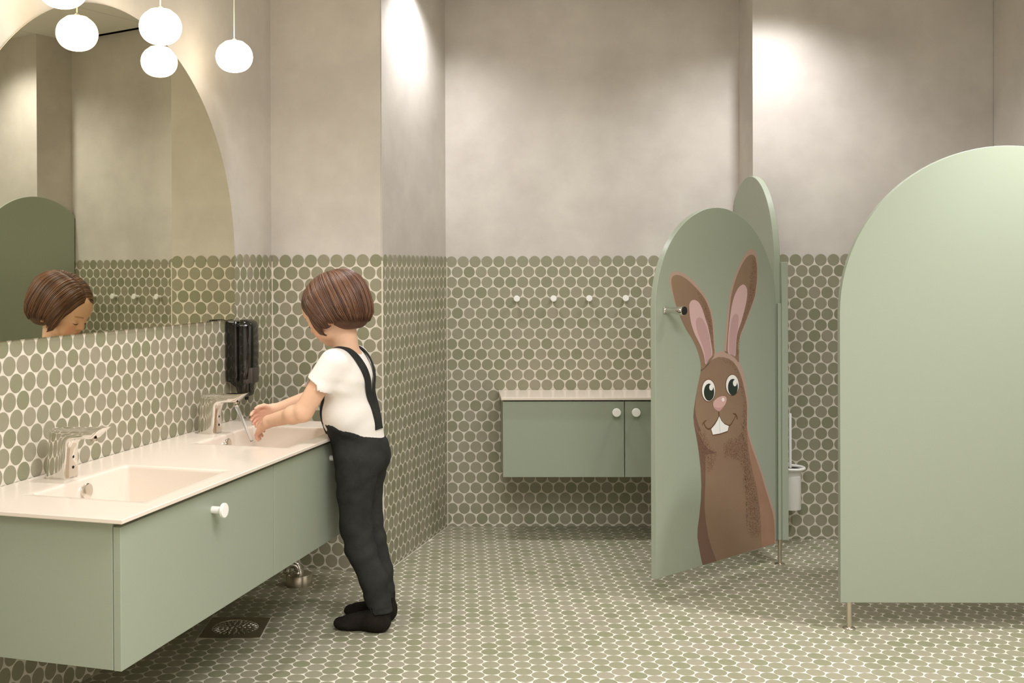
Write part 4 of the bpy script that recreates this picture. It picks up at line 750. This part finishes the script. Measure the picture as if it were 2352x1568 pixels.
def hand_sdf(p, W, D, S, side=1):
    """palm and five fingers; W wrist, D towards the fingers, S across the knuckles from index to little finger"""
    W = np.array(W); D = np.array(D, float); D /= np.linalg.norm(D); S = np.array(S, float); S -= D * (S @ D); S /= np.linalg.norm(S); N = np.cross(D, S) * side
    P = lambda a, b, c: W + D * a + S * b + N * c
    d = cone(p, P(0.006, -0.010, 0), P(0.046, -0.016, 0.001), 0.0125, 0.0105)
    d = smin(d, cone(p, P(0.006, 0.008, 0), P(0.046, 0.014, 0.001), 0.0125, 0.0095), 0.008)
    d = smin(d, cone(p, P(0.008, 0, 0), P(0.046, 0, -0.001), 0.0130, 0.0105), 0.008)
    for off, ln, sp in ((-0.0195, 0.040, -0.10), (-0.0065, 0.045, -0.02), (0.0065, 0.042, 0.06), (0.0185, 0.033, 0.16)):
        a = P(0.046, off * 0.92, 0); u = D * math.cos(0.30) + N * math.sin(0.30) + S * sp; u /= np.linalg.norm(u); b = a + u * ln * 0.5
        u2 = D * math.cos(0.85) + N * math.sin(0.85) + S * sp; u2 /= np.linalg.norm(u2); c_ = b + u2 * ln * 0.30; u3 = D * math.cos(1.15) + N * math.sin(1.15) + S * sp; u3 /= np.linalg.norm(u3); e_ = c_ + u3 * ln * 0.24
        f = smin(cone(p, a, b, 0.0068, 0.0060), cone(p, b, c_, 0.0060, 0.0055), 0.002); f = smin(f, cone(p, c_, e_, 0.0055, 0.0046), 0.002)
        d = smin(d, f, 0.0035)
    a = P(0.012, -0.013, 0.003); b = P(0.030, -0.031, 0.010); c_ = P(0.047, -0.037, 0.017); e_ = P(0.058, -0.037, 0.022)
    t = smin(cone(p, a, b, 0.0100, 0.0072), cone(p, b, c_, 0.0072, 0.0063), 0.003); t = smin(t, cone(p, c_, e_, 0.0063, 0.0052), 0.002)
    return smin(d, t, 0.005)
SH_L, EL_L, WR_L = (0.064, 0.138, 0.786), (0.144, 0.160, 0.650), (0.272, 0.118, 0.613)
SH_R, EL_R, WR_R = (0.064, -0.046, 0.786), (0.192, -0.066, 0.672), (0.312, -0.010, 0.630)
HAND_L = dict(W=WR_L, D=(0.058, -0.030, -0.036), S=(0.25, 0.75, -0.75), side=-1)
HAND_R = dict(W=WR_R, D=(0.055, 0.036, -0.020), S=(-0.1, -0.45, -0.9), side=1)
LEG_L = [((0.022, 0.048, 0.50), 0.058), ((0.022, 0.060, 0.31), 0.034), ((0.006, 0.058, 0.24), 0.033), ((-0.049, 0.050, 0.055), 0.024)]
LEG_R = [((0.022, -0.035, 0.50), 0.058), ((0.026, -0.050, 0.30), 0.034), ((0.010, -0.050, 0.235), 0.033), ((-0.030, -0.050, 0.055), 0.024)]
def torso_sdf(p, g=0.0):
    d = cone(p, (0.022, 0.010, 0.515), (0.036, 0.022, 0.590), 0.072 + g, 0.070 + g)
    d = smin(d, ell(p, (0.049, 0.030, 0.640), (0.073 + g, 0.088 + g, 0.090)), 0.02)
    d = smin(d, ell(p, (0.049, 0.045, 0.740), (0.064 + g, 0.092 + g, 0.090)), 0.025)
    d = smin(d, cone(p, (0.056, 0.118, 0.786), (0.056, -0.028, 0.786), 0.034 + g, 0.034 + g), 0.025)
    return d
def arms_sdf(p):
    d = smin(cone(p, SH_L, EL_L, 0.0305, 0.0285), cone(p, EL_L, WR_L, 0.0275, 0.0185), 0.010)
    d = smin(d, sph(p, (0.178, 0.157, 0.640), 0.0265), 0.012)
    e = smin(cone(p, SH_R, EL_R, 0.0305, 0.0280), cone(p, EL_R, WR_R, 0.0270, 0.0180), 0.010)
    d = smin(d, hand_sdf(p, **HAND_L), 0.010); e = smin(e, hand_sdf(p, **HAND_R), 0.010)
    return np.minimum(d, e)
def body_sdf(p):
    d = torso_sdf(p); d = smin(d, arms_sdf(p), 0.014)
    d = smin(d, cone(p, (0.050, 0.052, 0.795), (0.056, 0.058, 0.895), 0.040, 0.035), 0.018)
    d = smin(d, head_sdf(p), 0.010)
    return smin(smin(d, chain(p, LEG_L), 0.02), chain(p, LEG_R), 0.02)
def skin_material():
    m = bpy.data.materials.new('skin'); m.use_nodes = True; nt = m.node_tree; b = nt.nodes['Principled BSDF']; N = nt.nodes.new
    vc = N('ShaderNodeVertexColor'); vc.layer_name = 'tint'; tc = N('ShaderNodeTexCoord'); no = N('ShaderNodeTexNoise'); no.inputs['Scale'].default_value = 55; no.inputs['Detail'].default_value = 4
    nt.links.new(tc.outputs['Object'], no.inputs['Vector']); mr = N('ShaderNodeMapRange'); mr.inputs[3].default_value = 0.94; mr.inputs[4].default_value = 1.05; nt.links.new(no.outputs['Fac'], mr.inputs[0])
    mx = N('ShaderNodeMix'); mx.data_type = 'RGBA'; mx.blend_type = 'MULTIPLY'; mx.inputs[0].default_value = 1; nt.links.new(vc.outputs['Color'], mx.inputs[6]); nt.links.new(mr.outputs[0], mx.inputs[7])
    nt.links.new(mx.outputs[2], b.inputs['Base Color']); b.inputs['Roughness'].default_value = 0.52; b.inputs['Specular IOR Level'].default_value = 0.35
    b.inputs['Subsurface Weight'].default_value = 0.12; b.inputs['Subsurface Radius'].default_value = (0.9, 0.35, 0.2); b.inputs['Subsurface Scale'].default_value = 0.006
    return m
M['skin'] = skin_material()
bv, bf = surface(body_sdf, (-0.14, -0.17, 0.03), (0.43, 0.25, 1.07), 0.0026)
bv = relax(bv, bf, 1, 0.4)
body = net_object('body', bv, bf, M['skin'], person)
q = to_head(bv.astype(np.float32)); tint = np.tile(np.array(srgb(222, 180, 150)), (len(bv), 1))
def blend(mask, rgb): global tint; tint = tint * (1 - mask[:, None]) + np.array(srgb(*rgb)) * mask[:, None]
qa = np.abs(q[:, 1]); onhead = (q[:, 2] > -0.11) & (bv[:, 2] > 0.82)
blend(onhead * np.exp(-(((q[:, 0] - 0.068) / 0.03) ** 2 + ((qa - 0.034) / 0.016) ** 2 + ((q[:, 2] + 0.040) / 0.018) ** 2)) * 0.5, (222, 140, 116))
blend(onhead * (q[:, 0] > 0.070) * np.clip(1.6 - 1.6 * ((q[:, 1] / 0.0165) ** 2 + ((q[:, 2] + 0.0555) / 0.0105) ** 2), 0, 1), (196, 112, 100))
blend(onhead * (q[:, 0] > 0.070) * np.clip(2.0 - 2.0 * ((q[:, 1] / 0.0165) ** 2 + ((q[:, 2] + 0.0550) / 0.0024) ** 2), 0, 1), (110, 44, 40))
blend(onhead * np.exp(-((qa - 0.076) / 0.012) ** 2 - ((q[:, 0]) / 0.02) ** 2 - ((q[:, 2] + 0.03) / 0.03) ** 2) * 0.6, (216, 120, 84))
blend(onhead * np.exp(-((q[:, 0] - 0.097) / 0.012) ** 2 - (q[:, 1] / 0.012) ** 2 - ((q[:, 2] + 0.028) / 0.010) ** 2) * 0.35, (214, 132, 108))
bx = 0.0098 - 0.00012 * 0; arch_z = 0.0105 - 6.0 * (qa - 0.026) ** 2 * 1.0
blend(onhead * (q[:, 0] > 0.05) * (qa > 0.012) * (qa < 0.043) * np.clip(1.6 - np.abs(q[:, 2] - arch_z) / 0.0022, 0, 1) * 0.62, (120, 84, 56))
wr = np.minimum(np.linalg.norm(bv - np.array(WR_L) - np.array((0.05, -0.02, -0.035)), axis=1), np.linalg.norm(bv - np.array(WR_R) - np.array((0.05, 0.03, -0.02)), axis=1))
blend(np.clip(1 - wr / 0.07, 0, 1) * 0.45, (226, 158, 138))
paint(body, tint)
# lashes along the lowered lids
M['lash'] = material('lashes', (52, 32, 20), 0.6)
for s in (1, -1):
    m = MB(); pts = []
    for k in range(11):
        t = -1 + 2 * k / 10; y = s * (0.0272 + 0.0125 * t); z = -0.0168 + 0.0022 * t * t
        x = 0.0790
        P = np.array([[x, y, z]]); w = from_head(P)
        for _ in range(6):
            dd = head_sdf(w.astype(np.float32))[0]; w = w + EF * (0.0004 - dd) * 1.0
        pts.append(tuple(w[0]))
    m.tube(pts, [0.0005 + 0.0011 * math.sin(math.pi * k / 10) for k in range(11)], 8); o = m.build('eyelashes', M['lash'], body, smooth=True)

# hair: close cap plus combed strands, parted on top
def hair_cap(p):
    q = to_head(p); qm = q.copy(); qm[:, 1] = np.abs(qm[:, 1])
    d = ell(q, (-0.012, 0, 0.024), (0.0995, 0.0800, 0.0815))
    d = smin(d, ell(q, (-0.042, 0, -0.018), (0.060, 0.0800, 0.070)), 0.02)
    d = smin(d, ell(qm, (0.014, 0.068, -0.008), (0.032, 0.0140, 0.046)), 0.012)
    d = smax(d, -(cone(q, (0.115, 0, -0.010), (0.160, 0, -0.1), 0.062, 0.09)), 0.008)         # face opening
    d = smax(d, -(ell(q, (0.10, 0, -0.06), (0.062, 0.09, 0.075))), 0.006)
    d = smax(d, -(q[:, 2] * 0.93 + q[:, 0] * (-0.36) + 0.066), 0.006)                           # lower edge of the bob
    d = smax(d, -sph(qm, (0.014, 0.090, -0.064), 0.020), 0.006)                                 # ear notch
    return d
def hair_material():
    m = bpy.data.materials.new('brown_hair'); m.use_nodes = True; nt = m.node_tree; b = nt.nodes['Principled BSDF']; N = nt.nodes.new
    ge = N('ShaderNodeNewGeometry'); r = N('ShaderNodeValToRGB'); cr = r.color_ramp; cr.elements[0].color = (*srgb(62, 40, 28), 1); cr.elements[1].color = (*srgb(132, 94, 68), 1)
    e = cr.elements.new(0.55); e.color = (*srgb(92, 60, 42), 1); nt.links.new(ge.outputs['Random Per Island'], r.inputs['Fac'])
    nt.links.new(r.outputs['Color'], b.inputs['Base Color']); b.inputs['Roughness'].default_value = 0.38; b.inputs['Specular IOR Level'].default_value = 0.45; return m
M['hair'] = hair_material()
M['hair_base'] = material('brown_hair_base', (76, 50, 35), 0.5, rgb2=(88, 58, 40), nscale=40)
hv, hf = surface(hair_cap, (-0.08, -0.06, 0.83), (0.23, 0.18, 1.09), 0.0035)
hv = relax(hv, hf, 2, 0.5)
hair = net_object('hair', hv, hf, M['hair_base'], person)
rng = np.random.default_rng(5)
def on_cap(w, off):
    for _ in range(5):
        e = 0.002; P = np.stack([w, w + [e, 0, 0], w + [0, e, 0], w + [0, 0, e]]).astype(np.float32); d = smooth_cap(P)
        g = (d[1:] - d[0]) / e; g /= np.linalg.norm(g) + 1e-9; w = w - g * (d[0] - off)
    return w
def smooth_cap(p):      # the cap without its cut edges: what the strands lie on
    q = to_head(p); qm = q.copy(); qm[:, 1] = np.abs(qm[:, 1])
    d = ell(q, (-0.012, 0, 0.024), (0.0995, 0.0800, 0.0815)); d = smin(d, ell(q, (-0.042, 0, -0.018), (0.060, 0.0800, 0.070)), 0.02)
    return smin(d, ell(qm, (0.014, 0.068, -0.015), (0.036, 0.0140, 0.060)), 0.012)
PART_Y = 0.012
def lerp_tab(tab, t):
    k = min(int(t * (len(tab) - 1)), len(tab) - 2); u = t * (len(tab) - 1) - k; return np.array(tab[k]) * (1 - u) + np.array(tab[k + 1]) * u
END_L = [(0.050, 0.070, -0.088), (0.040, 0.076, -0.074), (0.024, 0.082, -0.046), (0.006, 0.086, -0.040), (-0.012, 0.085, -0.052), (-0.036, 0.078, -0.062), (-0.060, 0.062, -0.078), (-0.076, 0.036, -0.084), (-0.084, 0.0, -0.086)]
END_R = [(0.040, -0.072, -0.055), (0.036, -0.076, -0.050), (0.024, -0.080, -0.030), (0.008, -0.083, -0.024), (-0.012, -0.083, -0.040), (-0.036, -0.078, -0.062), (-0.060, -0.062, -0.078), (-0.076, -0.036, -0.084), (-0.084, 0.0, -0.086)]
START = [(0.083, 0.062), (0.074, 0.077), (0.058, 0.090), (0.036, 0.100), (0.012, 0.105), (-0.012, 0.106), (-0.034, 0.102), (-0.052, 0.094), (-0.066, 0.084)]
hb = MB()
for side, ends, cnt in ((1, END_L, 900), (-1, END_R, 620)):
    for i in range(cnt):
        t = (i + rng.random()) / cnt; te = min(max(t + rng.normal(0, 0.02), 0), 0.999); sx, sz = lerp_tab(START, te); e = lerp_tab(ends, te) + rng.normal(0, 0.003, 3)
        a = np.array([sx, PART_Y + side * abs(rng.normal(0.001, 0.0012)), sz]); npt = 11; pts = []
        sweep = np.array([0.0, side * 0.012, 0.0])
        off = rng.uniform(0.0003, 0.0060) + (0.0015 if t > 0.2 else 0.0)
        for k in range(npt):
            u = k / (npt - 1); bk = max(0.0, (t - 0.62) / 0.38); mid = np.array([(a[0] + e[0]) / 2 + (0.012 if t < 0.35 else -0.008) - 0.055 * bk, side * 0.085 * (1 - bk) + e[1] * bk * 0.8, max(a[2], 0.06) * 0.8 - 0.02 * bk])
            w = a * (1 - u) ** 2 + 2 * mid * u * (1 - u) + e * u * u
            W_ = from_head(w)
            if u < 0.93: W_ = on_cap(W_, off * min(1, u * 5 + 0.25))
            else:
                W_ = on_cap(W_, off * (1 - (u - 0.93) * 6))
            pts.append(W_)
        r0 = rng.uniform(0.0006, 0.0015); rad = [r0 * (0.7 + 0.6 * math.sin(math.pi * min(0.9, k / (npt - 1) + 0.1))) * (1 if k < npt - 2 else (0.7 if k == npt - 2 else 0.25)) for k in range(npt)]
        hb.tube(pts, rad, 5)
me = bpy.data.meshes.new('strands'); me.from_pydata(hb.v, [], hb.f); me.update(); me.polygons.foreach_set('use_smooth', [True] * len(me.polygons)); me.materials.append(M['hair'])
o = bpy.data.objects.new('strands', me); col.objects.link(o); o.parent = hair; o['kind'] = 'stuff'

# clothes
def wob(p, s, a, ph=0.0): return a * (np.sin(p[:, 0] * s + 1.3 + ph) * np.sin(p[:, 1] * s * 0.8 + 0.7) + np.sin(p[:, 2] * s * 1.1 + p[:, 0] * s * 0.6 + ph) * 0.6)
def plane(p, o, n): n = np.array(n, float); n /= np.linalg.norm(n); return (p - np.array(o)) @ n.astype(np.float32)
HEM_L = (0.098, 0.150, 0.712); DIR_L = np.array(EL_L) - np.array(SH_L); HEM_R = (0.118, -0.062, 0.738); DIR_R = np.array(EL_R) - np.array(SH_R)
def shirt_sdf(p):
    d = torso_sdf(p, 0.007)
    z = p[:, 2]; d = d - 0.004 * np.exp(-((z - 0.62) / 0.05) ** 2)
    sl = cone(p, (0.060, 0.126, 0.790), tuple(np.array(SH_L) + DIR_L * 0.75), 0.0425, 0.0445); sl = np.maximum(sl, plane(p, HEM_L, DIR_L * [1, 1, 1] + np.array([-0.05, 0, -0.01])))
    sl = smax(sl, -np.maximum(cone(p, SH_L, EL_L, 0.0400, 0.0400), -plane(p, np.array(HEM_L) - DIR_L * 0.10, DIR_L)), 0.0015)
    sr = cone(p, (0.060, -0.034, 0.790), tuple(np.array(SH_R) + DIR_R * 0.7), 0.0425, 0.0445); sr = np.maximum(sr, plane(p, HEM_R, DIR_R))
    d = smin(d, np.minimum(sl, sr), 0.016)
    folds = wob(p, 52, 0.0011) + 0.0014 * np.sin((p[:, 2] * 0.8 + p[:, 0] * 0.9) * 95) * np.exp(-((z - 0.60) / 0.045) ** 2) + 0.0012 * np.sin((p[:, 2] - 0.6 * p[:, 0]) * 120 + p[:, 1] * 30) * np.exp(-((z - 0.725) / 0.03) ** 2)
    d = d + folds
    d = smax(d, -cone(p, (0.055, 0.050, 0.785), (0.062, 0.056, 0.92), 0.038, 0.053), 0.003)      # neck opening
    return np.maximum(d, 0.545 - z)
M['shirt'] = material('white_cotton', (236, 230, 222), 0.85, bump=0.12, bscale=420, spec=0.2)
sv, sf = surface(shirt_sdf, (-0.10, -0.16, 0.53), (0.24, 0.25, 0.90), 0.0032); sv = relax(sv, sf, 1, 0.4)
shirt = net_object('t_shirt', sv, sf, M['shirt'], person)
m = MB(); ring = []
for k in range(40):
    a = 2 * math.pi * k / 40; w = np.array([0.053 + 0.047 * math.cos(a), 0.052 + 0.047 * math.sin(a), 0.846 - 0.014 * math.cos(a)])
    for _ in range(8):
        P = w[None].astype(np.float32); d0 = torso_sdf(P, 0.008)[0]; d0 = min(d0, 1); w[2] -= d0 * 0.7
    ring.append(tuple(w))
# trousers
WAIST_O = (0.040, 0.02, 0.598); WAIST_N = (-0.36, 0.0, 1.0)
def trouser_sdf(p):
    z = p[:, 2]
    legl = [((0.020, 0.046, 0.500), 0.071), ((0.024, 0.056, 0.400), 0.052), ((0.022, 0.060, 0.310), 0.0460), ((0.006, 0.058, 0.235), 0.0440), ((-0.030, 0.053, 0.150), 0.0385), ((-0.049, 0.050, 0.062), 0.0365)]
    legr = [((0.022, -0.034, 0.500), 0.070), ((0.028, -0.046, 0.400), 0.050), ((0.026, -0.050, 0.300), 0.0450), ((0.010, -0.050, 0.230), 0.0435), ((-0.014, -0.050, 0.150), 0.0380), ((-0.030, -0.050, 0.052), 0.0360)]
    L_ = chain(p, legl, 0.012); R_ = chain(p, legr, 0.012)
    L_ = np.maximum(L_, plane(p, (-0.04, 0.05, 0.054), (-0.12, 0, -1))); R_ = np.maximum(R_, plane(p, (-0.03, -0.05, 0.050), (-0.10, 0, -1)))
    L_ = smax(L_, -np.maximum(cone(p, (-0.050, 0.05, 0.0), (-0.043, 0.05, 0.10), 0.0325, 0.0315), z - 0.075), 0.002)
    R_ = smax(R_, -np.maximum(cone(p, (-0.031, -0.05, 0.0), (-0.026, -0.05, 0.10), 0.033, 0.032), z - 0.07), 0.002)
    L_ = L_ - 0.0018 * (np.abs(z - 0.078) < 0.0015) * 0
    d = smin(L_, R_, 0.010)
    hips = smin(torso_sdf(p, 0.0095), ell(p, (0.006, 0.006, 0.505), (0.068, 0.088, 0.070)), 0.015)
    hips = np.maximum(hips, plane(p, (0.03, 0.0, 0.470), (0.0, 0, -1)))
    d = smin(d, hips, 0.016)
    w = plane(p, WAIST_O, WAIST_N); band = np.exp(-((w + 0.013) / 0.010) ** 2)
    d = d - 0.0030 * band * (1 + 0.35 * np.sin(np.arctan2(p[:, 1] - 0.02, p[:, 0] - 0.04) * 46))
    fold = 0.0022 * np.sin((z * 1.0 + p[:, 0] * 0.75) * 105 + p[:, 1] * 18) * (np.exp(-((z - 0.245) / 0.05) ** 2) + 0.8 * np.exp(-((z - 0.435) / 0.035) ** 2) + 0.9 * np.exp(-((z - 0.10) / 0.03) ** 2))
    fold += wob(p, 34, 0.0016)
    d = d + fold - 0.0012 * np.exp(-((z - 0.078) / 0.0025) ** 2)
    return smax(d, w, 0.004)
def cloth_dark():
    m = material('charcoal_jersey', (44, 44, 42), 0.9, rgb2=(54, 54, 51), nscale=18, bump=0.10, bscale=500, spec=0.15); return m
M['trousers'] = cloth_dark()
tv, tf = surface(trouser_sdf, (-0.14, -0.16, 0.02), (0.18, 0.18, 0.68), 0.0036); tv = relax(tv, tf, 1, 0.4)
trousers = net_object('trousers', tv, tf, M['trousers'], person)
# braces
def on_shirt(w, off):
    w = np.array(w, float)
    for _ in range(8):
        e = 0.002; P = np.stack([w, w + [e, 0, 0], w + [0, e, 0], w + [0, 0, e]]).astype(np.float32); d = torso_sdf(P, 0.0085); g = (d[1:] - d[0]) / e; g /= np.linalg.norm(g) + 1e-9; w = w - g * (d[0] - off)
    return w, g
def strap(ctrl, name):
    C_ = [np.array(c, float) for c in ctrl]; pts = []
    for i in range(len(C_) - 1):
        p0, p1, p2, p3 = C_[max(i - 1, 0)], C_[i], C_[i + 1], C_[min(i + 2, len(C_) - 1)]
        for k in range(8):
            t = k / 8; pts.append(0.5 * (2 * p1 + (p2 - p0) * t + (2 * p0 - 5 * p1 + 4 * p2 - p3) * t * t + (-p0 + 3 * p1 - 3 * p2 + p3) * t ** 3))
    pts.append(C_[-1]); res = [on_shirt(w, 0.0035) for w in pts]; rr = []
    for i, (w, g) in enumerate(res):
        t = res[min(i + 1, len(res) - 1)][0] - res[max(i - 1, 0)][0]; t /= np.linalg.norm(t) + 1e-9; s = np.cross(g, t); s /= np.linalg.norm(s) + 1e-9
        hw, th = 0.0135, 0.0022
        rr.append([tuple(w + s * a + g * b) for a, b in ((-hw, -th), (-hw, th * 0.6), (-hw * 0.8, th), (hw * 0.8, th), (hw, th * 0.6), (hw, -th))])
    m = MB(); m.rings(rr); return m.build(name, M['trousers'], trousers, auto=50)
strap([(0.125, 0.070, 0.572), (0.128, 0.085, 0.650), (0.118, 0.100, 0.740), (0.085, 0.102, 0.825), (0.056, 0.098, 0.830), (0.010, 0.088, 0.795), (-0.020, 0.066, 0.720), (-0.034, 0.045, 0.640), (-0.038, 0.040, 0.590)], 'brace')
strap([(0.125, -0.030, 0.572), (0.128, -0.030, 0.650), (0.118, -0.016, 0.740), (0.085, -0.008, 0.825), (0.056, -0.004, 0.830), (0.010, 0.006, 0.795), (-0.020, 0.018, 0.720), (-0.034, 0.026, 0.640), (-0.038, 0.028, 0.590)], 'brace')
# socks
def sock_sdf(p, y, dx, a):
    q = p.copy(); q[:, 0] -= dx; q[:, 1] -= y; q[:, 1] -= np.clip(q[:, 0] + 0.05, 0, 1) * a
    d = smin(ell(q, (-0.045, 0, 0.030), (0.036, 0.030, 0.034)), cone(q, (-0.045, 0, 0.035), (-0.047, 0, 0.085), 0.031, 0.028), 0.015)
    d = smin(d, cone(q, (-0.030, 0, 0.034), (0.045, -0.002, 0.020), 0.030, 0.024), 0.02)
    d = smin(d, ell(q, (0.050, -0.003, 0.016), (0.042, 0.033, 0.018)), 0.012)
    d = smin(d, ell(q, (0.074, -0.012, 0.016), (0.018, 0.014, 0.015)), 0.006)
    d = d + 0.0006 * np.sin(p[:, 0] * 140 + p[:, 2] * 160)
    return smax(d, -p[:, 2] + 0.0005, 0.004)
M['sock'] = material('black_sock', (34, 31, 27), 0.95, rgb2=(42, 37, 32), nscale=60, bump=0.2, bscale=700, spec=0.1)
for y, dx, a in ((0.050, 0.000, 0.10), (-0.050, 0.014, -0.05)):
    v_, f_ = surface(lambda p: sock_sdf(p, y, dx, a), (-0.13, y - 0.06, -0.01), (0.14, y + 0.07, 0.115), 0.0034); net_object('sock', relax(v_, f_, 1, 0.4), f_, M['sock'], person)
